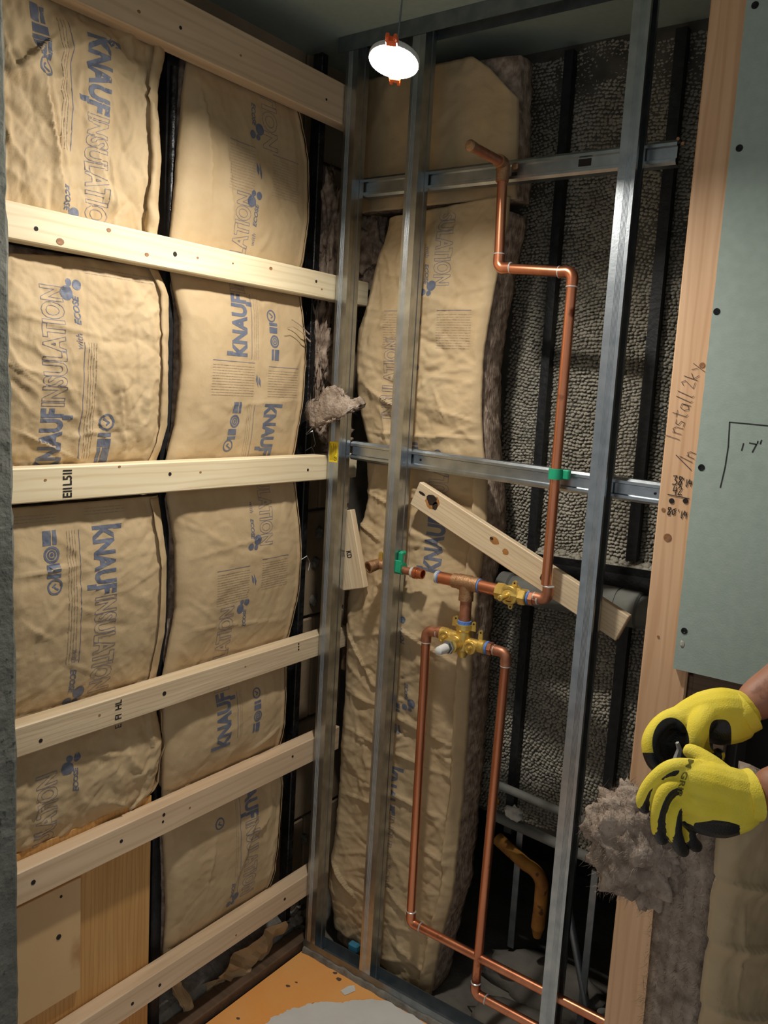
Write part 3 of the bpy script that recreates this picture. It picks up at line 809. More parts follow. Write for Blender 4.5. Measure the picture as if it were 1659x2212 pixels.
# ------------------------------------------------------------------ kraft-faced insulation batts
class Batt:
    """Paper facing over a wool slab. u runs along U, v along Z; the paper bulges along N."""
    def __init__(s, label, O, U, N, left, right, h0, seed, amp, wool=0.075, flange=0.028, res=0.0042, freq=9.0, aniso=1.0,
                 crease=(), torn=0.0015, edge_drop=0.009, group=None, parent=None, wool_side=(0.004, 0.004), ver=(0, 0, 1), step=0.004, folds=(0, 0, 0, 0)):
        s.O = np.array(O, float); s.U = np.array(U, float); s.N = np.array(N, float); s.V = np.array(ver, float)
        lv, lu = zip(*sorted((v, u) for u, v in left)); rv, ru = zip(*sorted((v, u) for u, v in right))
        s.lv, s.lu, s.rv, s.ru = map(np.array, (lv, lu, rv, ru))
        s.h0, s.seed, s.amp, s.freq, s.aniso, s.crease, s.flange, s.torn, s.edge_drop, s.step = h0, seed, amp, freq, aniso, crease, flange, torn, edge_drop, step
        nf_, ang_, spread_, dep_ = folds; r_ = random.Random(seed); s.folds = []
        v0, v1 = s.v_ext(); ul, ur = float(np.min(s.lu)), float(np.max(s.ru))
        for _ in range(nf_):
            cu, cv = r_.uniform(ul, ur), r_.uniform(v0, v1); a_ = ang_ + r_.gauss(0, spread_); l_ = r_.uniform(.02, .10)
            s.folds.append((cu - l_ * math.cos(a_), cv - l_ * math.sin(a_), cu + l_ * math.cos(a_), cv + l_ * math.sin(a_), dep_ * r_.choice((-1, 1, 1)) * r_.uniform(.5, 1.3), r_.uniform(.006, .012)))
        base = s.O + s.U * float(s.left(np.array([v0]))[0]) + s.V * v0
        s.e = empty('insulation_batt', base, label, 'insulation', group)
        s.base = base
        L_ = v1 - v0; wdt = float(np.max(s.right(np.linspace(v0, v1, 9)) - s.left(np.linspace(v0, v1, 9))))
        nu, nv = max(8, int(wdt / res)), max(8, int(L_ / res))
        ss, tt = np.meshgrid(np.linspace(0, 1, nu + 1), np.linspace(0, 1, nv + 1))
        ss = ss.ravel(); tt = tt.ravel()
        # ragged bottom and top
        vb = v0 + np.interp(ss, *s.bot) ; vt = v1 + np.interp(ss, *s.top)
        vv = vb + (vt - vb) * tt
        lu_, ru_ = s.left(vv), s.right(vv)
        uu = lu_ + (ru_ - lu_) * ss
        P = s.point(uu, vv) - base
        i = np.arange(nv)[:, None] * (nu + 1) + np.arange(nu)[None, :]
        Fq = np.stack([i, i + 1, i + nu + 2, i + nu + 1], -1).reshape(-1, 4)
        flip = np.cross(s.U, s.V) @ s.N < 0
        if flip: Fq = Fq[:, ::-1]
        me = bpy.data.meshes.new('paper_facing'); me.from_pydata(P.tolist(), [], Fq.tolist()); me.update()
        me.polygons.foreach_set('use_smooth', [True] * len(me.polygons)); me.materials.append(M_PAPER)
        o = bpy.data.objects.new('paper_facing', me); COL.objects.link(o); o.parent = s.e; s.paper = o
        md = o.modifiers.new('thickness', 'SOLIDIFY'); md.thickness = 0.0007; md.offset = -1
        # wool slab behind
        if wool:
            nu2, nv2 = 10, max(10, int(L_ / 0.008)); V = []; Fc = []; nd = 5
            prof = [('f', k / nu2) for k in range(nu2 + 1)] + [('r', k / nd) for k in range(1, nd + 1)] + [('b', 1 - k / nu2) for k in range(1, nu2 + 1)] + [('l', 1 - k / nd) for k in range(1, nd)]
            vs = np.linspace(v0 + .004, v1 - .004, nv2 + 1)
            for a_ in range(nv2 + 1):
                v = vs[a_]; lf = float(s.left(np.array([v]))[0]) + wool_side[0]; rt = float(s.right(np.array([v]))[0]) - wool_side[1]
                for kind, t in prof:
                    if kind == 'f': u, dpt = lf + (rt - lf) * t, 0.0
                    elif kind == 'b': u, dpt = lf + (rt - lf) * t, wool
                    elif kind == 'r': u, dpt = rt, wool * t
                    else: u, dpt = lf, wool * t
                    nz = 0.011 * (fbm(np.array([v * 38 + dpt * 20]), np.array([dpt * 50 + (9 if kind == 'l' else 0)]), seed + 4, 4)[0] - .5)
                    sg = 1 if kind in ('r',) else (-1 if kind == 'l' else 0)
                    pt = s.point(np.array([u]), np.array([v]), smooth=True)[0] - s.N * (0.016 + dpt) + s.U * (sg * nz * 1.2 + (.004 * sg * math.sin(min(1, dpt / wool) * math.pi)))
                    V.append(pt - base)
            k = len(prof)
            for a_ in range(nv2):
                for j in range(k): Fc.append((a_ * k + j, a_ * k + (j + 1) % k, (a_ + 1) * k + (j + 1) % k, (a_ + 1) * k + j))
            Fc.append(tuple(range(k - 1, -1, -1))); Fc.append(tuple(nv2 * k + j for j in range(k)))
            s.wool = mesh('glass_wool', V, Fc, M_GLASSWOOL, s.e, smooth=True)

    bot = ([0, 1], [0, 0]); top = ([0, 1], [0, 0])
    def v_ext(s): return max(s.lv[0], s.rv[0]) if False else min(s.lv[0], s.rv[0]), max(s.lv[-1], s.rv[-1])
    def left(s, v): return np.interp(v, s.lv, s.lu) + s.torn * 2 * (fbm(v * 60, v * 0 + .5, s.seed, 3) - .45)
    def right(s, v): return np.interp(v, s.rv, s.ru) + s.torn * 2 * (fbm(v * 60, v * 0 + 7.5, s.seed, 3) - .45)

    def height(s, u, v, smooth=False):
        lf, rt = s.left(v), s.right(v); t = np.clip((u - lf) / (rt - lf), 0, 1); wd = rt - lf
        dl, dr = t * wd, (1 - t) * wd
        ed = np.clip(1 - np.minimum(dl, dr) / 0.022, 0, 1)
        h = s.h0(t, v) - s.edge_drop * ed ** 2
        if smooth: return h
        fade = np.clip(np.minimum(dl, dr) / 0.02, .35, 1)
        h = h + fade * crumple(u, v, s.seed, s.amp, s.freq, s.aniso) + .0012 * (fbm(u * 70, v * 70, s.seed + 2, 3) - .45)
        if s.flange:
            wob = .0015 * (fbm(v * 14, v * 0 + 3, s.seed + 8, 2) - .5) * 2
            h = h + s.step * np.clip((s.flange + wob - dr) / .0015 + 1, 0, 1) * np.clip(dr / s.flange, 0, 1)
        for (u0, v0, u1, v1, dpt, wd_) in s.folds:
            du, dv = u1 - u0, v1 - v0; L2 = du * du + dv * dv
            k = np.clip(((u - u0) * du + (v - v0) * dv) / L2, 0, 1)
            wig = .004 * (vn(u * 40, v * 40, s.seed + 77) - .5)
            dist = np.hypot(u - u0 - k * du, v - v0 - k * dv) + wig
            h = h + dpt * np.clip(1 - np.abs(dist) / wd_, 0, 1) * np.sin(np.clip(k, .03, .97) * math.pi) ** .6 * fade
        for (u0, v0, u1, v1, dpt, wdt) in s.crease:
            du, dv = u1 - u0, v1 - v0; L2 = du * du + dv * dv
            k = np.clip(((u - u0) * du + (v - v0) * dv) / L2, 0, 1)
            sgn = ((u - u0) * dv - (v - v0) * du) / math.sqrt(L2)
            dist = np.hypot(u - u0 - k * du, v - v0 - k * dv)
            env = np.clip(1 - dist / wdt, 0, 1) * np.sin(np.clip(k * .9 + .05, 0, 1) * math.pi) ** .5
            h = h + dpt * env * np.where(sgn > 0, env, .25 * env)
        return h

    def point(s, u, v, off=0.0, smooth=False):
        h = s.height(u, v, smooth) + off
        return s.O + u[:, None] * s.U + v[:, None] * s.V + h[:, None] * s.N

    def stamp(s, name, items, m, u0, v0, ang, clip=None):
        """lay 2-D print meshes on the paper: print x axis turned by ang from U, origin at (u0, v0)"""
        V, Fc = merge(items); V, Fc = dice(V, Fc, 0.003)
        V = np.array(V); c, sn = math.cos(ang), math.sin(ang)
        u = u0 + V[:, 0] * c - V[:, 1] * sn; v = v0 + V[:, 0] * sn + V[:, 1] * c
        lf, rt = s.left(v), s.right(v); ok = (u > lf + .002) & (u < rt - .002) & (v > s.v_ext()[0] + .003) & (v < s.v_ext()[1] - .003)
        Fc = [f for f in Fc if all(ok[i] for i in f)]
        if not Fc: return
        used = sorted({i for f in Fc for i in f}); mp = {a: b for b, a in enumerate(used)}
        P = s.point(u, v, 0.0) - s.base
        if not hasattr(s, 'bvh'):
            s.bvh = BVHTree.FromPolygons([q_.co[:] for q_ in s.paper.data.vertices], [tuple(q_.vertices) for q_ in s.paper.data.polygons])
        Nv = Vector(tuple(s.N))
        for i in used:
            hit = s.bvh.ray_cast(Vector(tuple(P[i])) + Nv * .03, -Nv, .06)
            if hit[0] is not None: P[i] = tuple(hit[0] + Nv * .0005)
        return mesh(name, [P[i] for i in used], [tuple(mp[i] for i in f) for f in Fc], m, s.e)


def stapling_flange(bt, w, lift=.0045):
    """the folded edge strip that stands off the facing along its right side"""
    v0, v1 = bt.v_ext(); nv = int((v1 - v0) / .006); nu = 6
    t, k = np.meshgrid(np.linspace(0, 1, nu + 1), np.linspace(0, 1, nv + 1)); t = t.ravel(); k = k.ravel()
    v = v0 + .004 + (v1 - v0 - .008) * k; rt = bt.right(v); wob = .003 * (fbm(v * 12, v * 0 + 2.2, bt.seed + 5, 2) - .5) * 2
    u = rt - (w + wob) * (1 - t) - .0005
    P = bt.point(u, v) - bt.base + np.outer(lift * (1 - t) ** .8 + .0008 + .003 * (1 - t) * fbm(v * 25, v * 0 + 4, bt.seed, 2), bt.N)
    i = np.arange(nv)[:, None] * (nu + 1) + np.arange(nu)[None, :]
    Fq = np.stack([i, i + 1, i + nu + 2, i + nu + 1], -1).reshape(-1, 4)
    o = mesh('stapling_flange', P, Fq, M_PAPER, bt.e, smooth=True); md = o.modifiers.new('thickness', 'SOLIDIFY'); md.thickness = .0006; md.offset = 0
    return o


UP, DN = math.pi / 2, -math.pi / 2


def run_text(bt, u0, v0, ang, lenK, lenI, cap, K=True):
    """solid word then outlined word along one line, the first letter's stem and the last one's leg drawn long"""
    Vt, Ft, Et = text2d('KNAUF', .045)
    sx = lenK / Vt[:, 0].max()
    if K:
        A = [(x * sx, y * cap) for x, y in Vt]
        w = lenK * .07
        it = [(A, Ft), poly2([(0, cap * .98), (w, cap * .98), (w, cap * 1.36), (0, cap * 1.36)]),
              poly2([(lenK * .83, -cap * .34), (lenK * .83 + w, -cap * .34), (lenK * .83 + w, cap * .05), (lenK * .83, cap * .05)])]
        bt.stamp('printed_word', it, M_INK, u0, v0, ang)
    if lenI:
        Vt, Ft, Et = text2d('INSULATION', .035); sx = lenI / Vt[:, 0].max(); x0 = lenK + .004
        B = [(x * sx + x0, y * cap) for x, y in Vt]
        bt.stamp('printed_word', [strips([(B[a], B[b]) for a, b in Et], .0012)], M_INKLINE, u0, v0, ang)


def icons(bt, pts, r, ang, order):
    for (u, v), k in zip(pts, order):
        if k == 'c':
            it = [ring2((0, 0), r, r * .28), strips([((-r * .35, r * .05), (-r * .05, -r * .35)), ((-r * .05, -r * .35), (r * .45, r * .45))], r * .25)]
        elif k == 'o':
            it = [ring2((0, 0), r, r * .35), ring2((0, 0), r * .55, r * .25), poly2(ngon((0, 0), r * .28, 10))]
        elif k == 's':
            it = [poly2([(-r, -r), (r, -r), (r, r * .2), (-r, r * .2)]), poly2([(-r, r * .42), (r, r * .42), (r, r), (-r, r)])]
        else:
            it = [poly2([(-r * .9, -r), (r * .2, -r), (r * .2, r), (-r * .9, r)]), poly2([(r * .45, -r), (r, -r), (r, r), (r * .45, r)])]
        bt.stamp('printed_icon', it, M_INK, u, v, ang)


def eco(bt, u, v, ang, h, withw=True):
    Vt, Ft, _ = text2d('ECOSE', .03, .25); A = [(x * h, y * h) for x, y in Vt]; w = max(x for x, y in A)
    it = [(A, Ft), poly2(ngon((w + h * .2, h * 1.9), h * 1.05, 14)), poly2(ngon((w + h * 1.7, h * 1.5), h * .55, 12)), poly2(ngon((w + h * 1.5, h * .1), h * .75, 12))]
    bt.stamp('printed_emblem', it, M_INK, u, v, ang)
    if withw:
        Vt, Ft, _ = text2d('with', 0, .25); A = [(x * h * .9 - h * 3.4, y * h) for x, y in Vt]
        bt.stamp('printed_word', [(A, Ft)], M_INKLINE, u, v, ang)


def swoosh(bt, u, v, ang, r):
    it = [poly2([(-r, -r * .4), (-r * .2, -r * .5), (r, r * .1), (-r * .3, -r * .1)]), poly2([(-r * .6, r * .15), (r * .2, r * .05), (r * .9, r * .6), (-.1 * r, r * .5)])]
    bt.stamp('printed_emblem', it, M_INK, u, v, ang)


def fine(bt, u, v, ang, ln, rows, gap=.0055, seed=1, rule=True):
    """a ruled block of print too fine to read: broken hairlines"""
    r_ = random.Random(seed); segs = []
    for k in range(rows):
        x = 0
        while x < ln:
            w = r_.uniform(.004, .016); segs.append(((x, -k * gap), (min(ln, x + w), -k * gap))); x += w + .0025
    it = [strips(segs, .0011, .02)]
    bt.stamp('fine_print', it, M_FINE, u, v, ang)
    if rule: bt.stamp('printed_rule', [strips([((0, gap * 1.6), (ln, gap * 1.6))], .0015)], M_INKLINE, u, v, ang)


ZB = [(2.109, 2.198), (1.708, 1.767), (1.274, 1.335), (0.820, 0.877), (0.535, 0.600), (0.155, 0.218)]


def bays(bulge, press=-0.008):
    edges = sorted([z for ab in ZB for z in ab] + [-.2, 2.4])
    def f(t, v):
        e = np.clip(np.minimum(t, 1 - t) / .16, 0, 1) ** .6
        h = np.full_like(v, press)
        for a, b in zip(edges[:-1], edges[1:]):
            if any(abs(a - x[0]) < 1e-6 for x in ZB): continue
            k = np.clip((v - a) / (b - a), 0, 1); h = np.where((v > a) & (v < b), press + (bulge * e + .3 * bulge) * np.sin(np.clip(k, 0, 1) * math.pi) ** .7, h)
        return h
    return f


LW = dict(O=(-0.035, 0, 0), U=(0, 1, 0), N=(1, 0, 0))
GRP_L = None


class BattA(Batt):
    top = ([0, .06, .14, .22, .4, .6, 1], [-.05, -.02, .02, .035, .03, .025, .02])


A = BattA('creased top left kraft batt between the first and second boards, torn at its upper corner', **LW,
          left=[(-0.86, 1.722), (-0.86, 2.16)], right=[(-0.49, 1.722), (-.489, 1.781), (-.485, 1.911), (-.497, 2.034), (-.478, 2.113), (-.48, 2.14)], h0=bays(.012), seed=11, amp=.015, freq=9, res=.0032, folds=(46, 1.75, .45, .0042),
          aniso=.42, flange=.034, crease=((-.66, 1.96, -.60, 1.80, .008, .03), (-.76, 2.02, -.70, 1.80, .016, .04), (-.80, 1.98, -.72, 2.06, .014, .035), (-.56, 2.05, -.64, 2.09, .01, .03), (-.54, 2.04, -.505, 1.93, .01, .03)), torn=.003, step=.006)
stapling_flange(A, .040, .0055)
run_text(A, -.662, 2.082, DN, .127, .21, .048)
icons(A, [(-.75, 2.081), (-.747, 2.052), (-.747, 2.024), (-.747, 1.997)], .0135, DN, 'sbsc')
fine(A, -.702, 2.088, DN, .21, 3, seed=2); eco(A, -.706, 1.822, DN, .011, False)


class BattB(Batt):
    top = ([0, .15, .5, .85, 1], [-.028, -.022, -.006, 0.0, -.006])


B = BattB('soft creased kraft batt second down the left column, lettering reading upward', **LW,
          left=[(-0.86, 1.29), (-0.86, 1.712)], right=[(-.478, 1.29), (-.478, 1.329), (-.456, 1.404), (-.462, 1.516), (-.460, 1.662), (-.482, 1.712)], h0=bays(.022, -.010), seed=23, amp=.0055, freq=13, res=.0034, folds=(46, 1.9, .7, .0026), flange=.034,
          crease=((-.60, 1.50, -.56, 1.33, .006, .03), (-.80, 1.40, -.66, 1.34, .010, .03), (-.85, 1.53, -.74, 1.47, .006, .03)))
stapling_flange(B, .036, .0032)
run_text(B, -.708, 1.318, UP, .118, .207, .047)
icons(B, [(-.618, 1.412), (-.620, 1.378), (-.620, 1.35)], .0140, UP, 'cbs')
fine(B, -.665, 1.345, UP, .21, 4, seed=3); eco(B, -.677, 1.585, UP, .0125)
fine(B, -.66, 1.690, 0, .15, 3, seed=31, rule=False)

Cb = Batt('flat kraft batt third down the left column, bold lettering reading downward', **LW,
          left=[(-0.86, 0.83), (-0.86, 1.262)], right=[(-.470, 0.83), (-.467, .871), (-.453, .985), (-.455, 1.135), (-.474, 1.262)], h0=bays(.02, -.009), seed=37, folds=(26, .5, .9, .0020), amp=.0038, freq=14, flange=.036,
          crease=((-.80, 1.145, -.68, 1.15, .007, .02), (-.70, 1.08, -.64, 1.05, .004, .02), (-.79, 1.06, -.74, 1.02, .006, .02)))
stapling_flange(Cb, .036, .0024)
run_text(Cb, -.646, 1.216, DN, .132, .196, .049)
icons(Cb, [(-.736, 1.204), (-.733, 1.173), (-.731, 1.144), (-.729, 1.114)], .0135, DN, 'sobc')
fine(Cb, -.684, 1.213, DN, .255, 4, seed=4); eco(Cb, -.690, .945, DN, .012)
fine(Cb, -.80, 1.246, 0, .08, 3, seed=41, rule=False); fine(Cb, -.66, 1.250, 0, .09, 3, seed=42, rule=False)


class BattD(Batt):
    bot = ([0, .3, .6, .85, 1], [.0, .002, .004, -.008, -.002])


D = BattD('loose lowest batt of the left column, peeling corner above the plywood', **LW,
          left=[(-0.86, 0.604), (-0.86, 0.81)], right=[(-.505, .604), (-.470, .626), (-.452, .727), (-.466, .81)], h0=bays(.016, -.012), seed=41, folds=(26, .6, .8, .0030), amp=.007, freq=12, flange=.04, step=.008, wool=.06,
          crease=((-.62, .66, -.52, .60, .010, .03), (-.56, .74, -.50, .66, .007, .03)), torn=.004)
run_text(D, -.718, .555, UP, .0, .195, .044, K=False); eco(D, -.675, .70, UP, .012, False)
# peeling flap and a card liner behind its corner
V = []; Fc = []
for i in range(15):
    z = .806 - .215 * i / 14; ye = float(D.right(np.array([z]))[0])
    for j in range(5):
        t = j / 4; V.append((-.041 - .034 * t + .004 * math.sin(i * 1.3 + t), ye - .001 + .017 * t * (1.0 if i < 9 else 1 - (i - 9) * .1), z))
for i in range(14):
    for j in range(4): a = i * 5 + j; Fc.append((a, a + 1, a + 6, a + 5))
o = mesh('folded_side', [np.array(v) - D.base for v in V], Fc, M_PAPER2, D.e, smooth=True)
o.modifiers.new('thickness', 'SOLIDIFY').thickness = .0012
pa, pb = on_plane(0, -.030, 292, 1775), on_plane(0, -.030, 345, 1742)
V_, F_ = strips([((pa[1], pa[2]), (pb[1], pb[2]))], .012)
o = mesh('paper_lip', [np.array((-.030 - .006 * (k_ % 2), p, q_)) - D.base for k_, (p, q_) in enumerate(V_)], F_, M_PAPER2, D.e)
o.modifiers.new('thickness', 'SOLIDIFY').thickness = .002


class BattE(Batt):
    bot = ([0, .3, .6, .8, 1], [.02, .008, .0, .0, .03])


E_ = BattE('long kraft batt running the full height beside the corner, printed both ways', **LW,
           left=[(-.435, .18), (-.435, .203), (-.434, .305), (-.446, .499), (-.453, .685), (-.455, .791), (-.455, .863), (-.428, 1.01), (-.432, 1.152), (-.452, 1.251), (-.456, 1.333), (-.438, 1.404), (-.427, 1.518), (-.431, 1.62), (-.452, 1.699), (-.458, 1.769), (-.449, 1.92), (-.437, 2.051), (-.42, 2.14)],
           right=[(-.10, .18), (-.076, .252), (-.070, .378), (-.058, .489), (-.069, .58), (-.065, .653), (-.067, .752), (-.059, .847), (-.033, .986), (-.032, 1.105), (-.053, 1.246), (-.064, 1.332), (-.048, 1.483), (-.046, 1.582), (-.057, 1.668), (-.066, 1.752), (-.055, 1.88), (-.064, 2.013), (-.1, 2.14)],
           h0=bays(.016, -.008), seed=53, folds=(60, .3, .8, .0016), amp=.0030, freq=11, flange=.026, res=.0046,
           crease=((-.40, 2.08, -.37, 1.86, .012, .04), (-.34, 2.0, -.30, 1.80, .006, .03), (-.33, 1.45, -.06, 1.47, .003, .02), (-.43, 1.12, -.1, 1.16, .003, .02), (-.2, .62, -.09, .66, .008, .03),
                   (-.30, .46, -.33, .30, .004, .02), (-.16, .48, -.25, .26, .006, .03), (-.13, .42, -.18, .40, .010, .03), (-.1, .36, -.12, .22, .012, .03), (-.43, .97, -.07, .93, .004, .02)))
stapling_flange(E_, .022, .0025)
run_text(E_, -.258, 1.556, UP, .132, .205, .046)
icons(E_, [(-.181, 1.652), (-.176, 1.625), (-.173, 1.596), (-.17, 1.566)], .0122, UP, 'cboss')
fine(E_, -.236, 1.552, UP, .14, 3, seed=5); eco(E_, -.238, 1.835, UP, .0115)
swoosh(E_, -.243, 1.95, UP, .017); fine(E_, -.33, 1.985, 0, .075, 16, .0058, seed=6); fine(E_, -.20, 1.985, 0, .085, 14, .0058, seed=7)
run_text(E_, -.198, 1.455, DN, .118, .205, .043)
icons(E_, [(-.282, 1.445), (-.285, 1.415), (-.291, 1.387), (-.298, 1.361)], .0122, DN, 'sobc')
fine(E_, -.238, 1.452, DN, .13, 3, seed=8); eco(E_, -.228, 1.192, DN, .0115)
swoosh(E_, -.222, 1.506, DN, .015); fine(E_, -.36, 1.535, 0, .125, 12, .0058, seed=9); fine(E_, -.19, 1.53, 0, .10, 11, .0058, seed=10)
run_text(E_, -.272, .663, UP, .13, .20, .044)
icons(E_, [(-.188, .766), (-.187, .736), (-.186, .709), (-.189, .681)], .0115, UP, 'cbos')
fine(E_, -.243, .675, UP, .11, 2, seed=12); eco(E_, -.232, .940, UP, .0105, False)
swoosh(E_, -.215, 1.049, UP, .015); fine(E_, -.33, 1.075, 0, .10, 13, .0058, seed=13); fine(E_, -.19, 1.085, 0, .09, 12, .0058, seed=14)
run_text(E_, -.211, .575, DN, .128, .20, .044); icons(E_, [(-.293, .472)], .0125, DN, 'c'); fine(E_, -.236, .56, DN, .3, 2, seed=15); eco(E_, -.25, .30, DN, .0105, False)
run_text(E_, -.230, 2.45, DN, .15, .295, .046, K=False); eco(E_, -.262, 2.085, DN, .0115, False)

BW = dict(O=(0, 0.088, 0), U=(1, 0, 0), N=(0, -1, 0))


class BattF(Batt):
    top = ([0, .45, .5, 1], [0, .012, .012, .025])


Fb = BattF('upper kraft batt behind the first two studs, bulging and tilted', **BW,
           left=[(.078, 1.90), (.068, 1.852), (.055, 1.826), (.028, 1.702), (.008, 1.646), (.006, 1.56), (.016, 1.477), (.040, 1.399), (.07, 1.325)],
           right=[(.403, 1.91), (.401, 1.872), (.388, 1.766), (.377, 1.668), (.369, 1.577), (.374, 1.455), (.392, 1.325)],
           h0=lambda t, v: .020 * np.sin(np.clip((v - 1.32) / .6, 0, 1) * math.pi) * (.4 + .6 * np.sin(t * math.pi)), seed=61, folds=(46, .1, .5, .0030), amp=.0070, freq=9, aniso=1.5, flange=0, wool=.085, res=.004,
           crease=((.06, 1.40, .38, 1.405, .012, .03), (.25, 1.47, .38, 1.44, .007, .025), (.04, 1.52, .20, 1.44, .012, .04), (.25, 1.52, .30, 1.43, .008, .02), (.36, 1.56, .26, 1.545, .004, .02), (.1, 1.47, .13, 1.36, .008, .02), (.07, 1.8, .03, 1.6, .006, .02)), edge_drop=.012)
run_text(Fb, .232, 2.065, DN, .12, .195, .044); eco(Fb, .207, 1.795, DN, .0115)
swoosh(Fb, .200, 1.668, DN, .015); fine(Fb, .25, 1.68, 0, .09, 14, .0058, seed=16); fine(Fb, .10, 1.68, 0, .08, 13, .0058, seed=17)
run_text(Fb, .150, 1.43, UP, .0, .19, .042, K=False); eco(Fb, .203, 1.50, UP, .0105, False); icons(Fb, [(.27, 1.357), (.2, 1.37)], .012, UP, 'cb')


class BattG(Batt):
    bot = ([0, .25, .5, .8, 1], [.05, .05, .03, .0, .0])


Gb = BattG('lower kraft batt behind the valves, heavily creased down to the floor', **BW,
           left=[(.05, 1.320), (.052, 1.308), (.058, 1.227), (.042, 1.166), (.036, 1.142), (.018, 1.079), (.022, .86), (.023, .774), (.014, .53), (.015, .32), (.004, .142), (.025, .069), (.025, -.018)],
           right=[(.398, 1.320), (.405, 1.196), (.400, 1.088), (.400, .901), (.399, .675), (.396, .475), (.393, .27), (.370, .136), (.349, -.018)],
           h0=lambda t, v: .010 * np.sin(t * math.pi) + .006 * np.sin(v * 9.0) + .030 * np.exp(-((v - .97) / .09) ** 2 - ((t - .62) / .30) ** 2), seed=71, folds=(90, -.15, .45, .0038), amp=.0070, freq=8, aniso=1.7, flange=.03, wool=.085, res=.0042,
           crease=((.03, 1.17, .12, 1.13, .014, .03), (.05, 1.25, .2, 1.21, .010, .025), (.02, .90, .14, .74, .012, .04), (.16, .96, .39, .86, .012, .04), (.02, .62, .39, .58, .010, .02), (.02, .72, .2, .70, .008, .02),
                   (.1, .50, .39, .47, .009, .02), (.2, .40, .39, .36, .010, .02), (.02, .24, .12, .16, .02, .04), (.2, .24, .37, .14, .012, .03), (.16, .70, .39, .66, .009, .02), (.03, .43, .22, .46, .010, .03), (.24, .10, .34, .05, .014, .03)), torn=.003, step=.006)
stapling_flange(Gb, .03, .004)
run_text(Gb, .302, 1.078, UP, .135, .20, .05); eco(Gb, .225, .89, UP, .0115, False); eco(Gb, .225, .79, DN, .0115, False); fine(Gb, .2, 1.2, DN, .35, 2, seed=18)
icons(Gb, [(.20, .72), (.20, .66)], .012, DN, 'bs'); run_text(Gb, .17, .56, DN, .13, .19, .045)


class BattH(Batt):
    top = ([0, .75, .85, 1], [0, .0, -.03, -.10])


Hb = BattH('dark topmost batt behind the studs, its cut corner under the ceiling', O=(0, 0.105, 0), U=(1, 0, 0), N=(0, -1, 0),
           left=[(-.03, 1.93), (-.03, 2.24)], right=[(.412, 1.93), (.402, 2.10), (.39, 2.24)], h0=lambda t, v: .012 * np.sin(t * math.pi), seed=83, amp=.006, flange=0, wool=.06, res=.006)


# ------------------------------------------------------------------ loose glass wool
def fibres(name, centres, n, ln, m, parent=None, seed=1, w=.0006, dirs=None):
    r_ = np.random.default_rng(seed); V = []; Fc = []
    cs = np.array(centres)
    for i in range(n):
        k = r_.integers(len(cs)); p = cs[k] + r_.normal(0, .002, 3)
        d = r_.normal(0, 1, 3) if dirs is None else dirs[k] + r_.normal(0, .7, 3)
        d /= np.linalg.norm(d); b = r_.normal(0, .5, 3); L_ = ln * r_.uniform(.4, 1.3); o = len(V); sd = np.cross(d, [.3, .5, .8]); sd /= np.linalg.norm(sd)
        for t in range(5):
            q_ = p + d * L_ * t / 4 + b * L_ * (t / 4) ** 2 * .6
            V += [q_ - sd * w * (1 - t / 5), q_ + sd * w * (1 - t / 5)]
        for t in range(4): Fc.append((o + 2 * t, o + 2 * t + 2, o + 2 * t + 3, o + 2 * t + 1))
    o = mesh(name, V, Fc, m, parent); o['kind'] = 'stuff'
    return o


def tuft(label, c, r, seed, sc=(1, 1, 1), m=None, nf=500, ln=.016, amp=.6, sub=5, freq=1.7):
    e = empty('glass_wool_tuft', c, label, 'glass wool')
    o = lump('wool_mass', (0, 0, 0), r, m or M_GLASSWOOL, seed, e, sub=sub, amp=amp, sc=sc, freq=freq, fold=1.1)
    vs = np.array([v.co[:] for v in o.data.vertices]); dr = np.array([v.normal[:] for v in o.data.vertices])
    fibres('loose_fibres', vs[::3], nf, ln, M_FIBRE, e, seed, dirs=dr[::3], w=.0003)
    return e


def flap(label, outline, th, bulge, seed, m, nf=200, y=None):
    """a torn sheet of wool: closed slab inside a 3-D outline"""
    P = np.array(outline, float); c = P.mean(0); e = empty('glass_wool_flap', c, label, 'glass wool')
    bm = bmesh.new(); vs = [bm.verts.new(p - c) for p in P]; f = bm.faces.new(vs)
    bmesh.ops.triangulate(bm, faces=[f]); bmesh.ops.subdivide_edges(bm, edges=bm.edges[:], cuts=5, use_grid_fill=True)
    bmesh.ops.triangulate(bm, faces=bm.faces[:])
    bm.normal_update(); nn = Vector((0, 0, 0))
    for f in bm.faces: nn += f.normal
    nn.normalize()
    if nn.dot(Vector(tuple(CAM - c))) < 0: nn = -nn
    R_ = max(np.linalg.norm(P - c, axis=1))
    for v in bm.verts:
        k = 1 - min(1, (v.co.length / R_) ** 2)
        v.co += nn * (bulge * k + .007 * mnoise.fractal(v.co * 30 + Vector((seed, seed, 0)), 1, 2, 4)) + Vector((mnoise.noise(v.co * 60), mnoise.noise(v.co * 61 + Vector((3, 1, 2))), mnoise.noise(v.co * 59 + Vector((1, 5, 2))))) * .003
    o = bm_obj('wool_sheet', bm, m, e, smooth=True)
    md = o.modifiers.new('thickness', 'SOLIDIFY'); md.thickness = th; md.offset = 0
    vs = np.array([v.co[:] for v in o.data.vertices])
    fibres('loose_fibres', vs, nf, .022, M_FIBRE, e, seed, w=.0004)
    return e


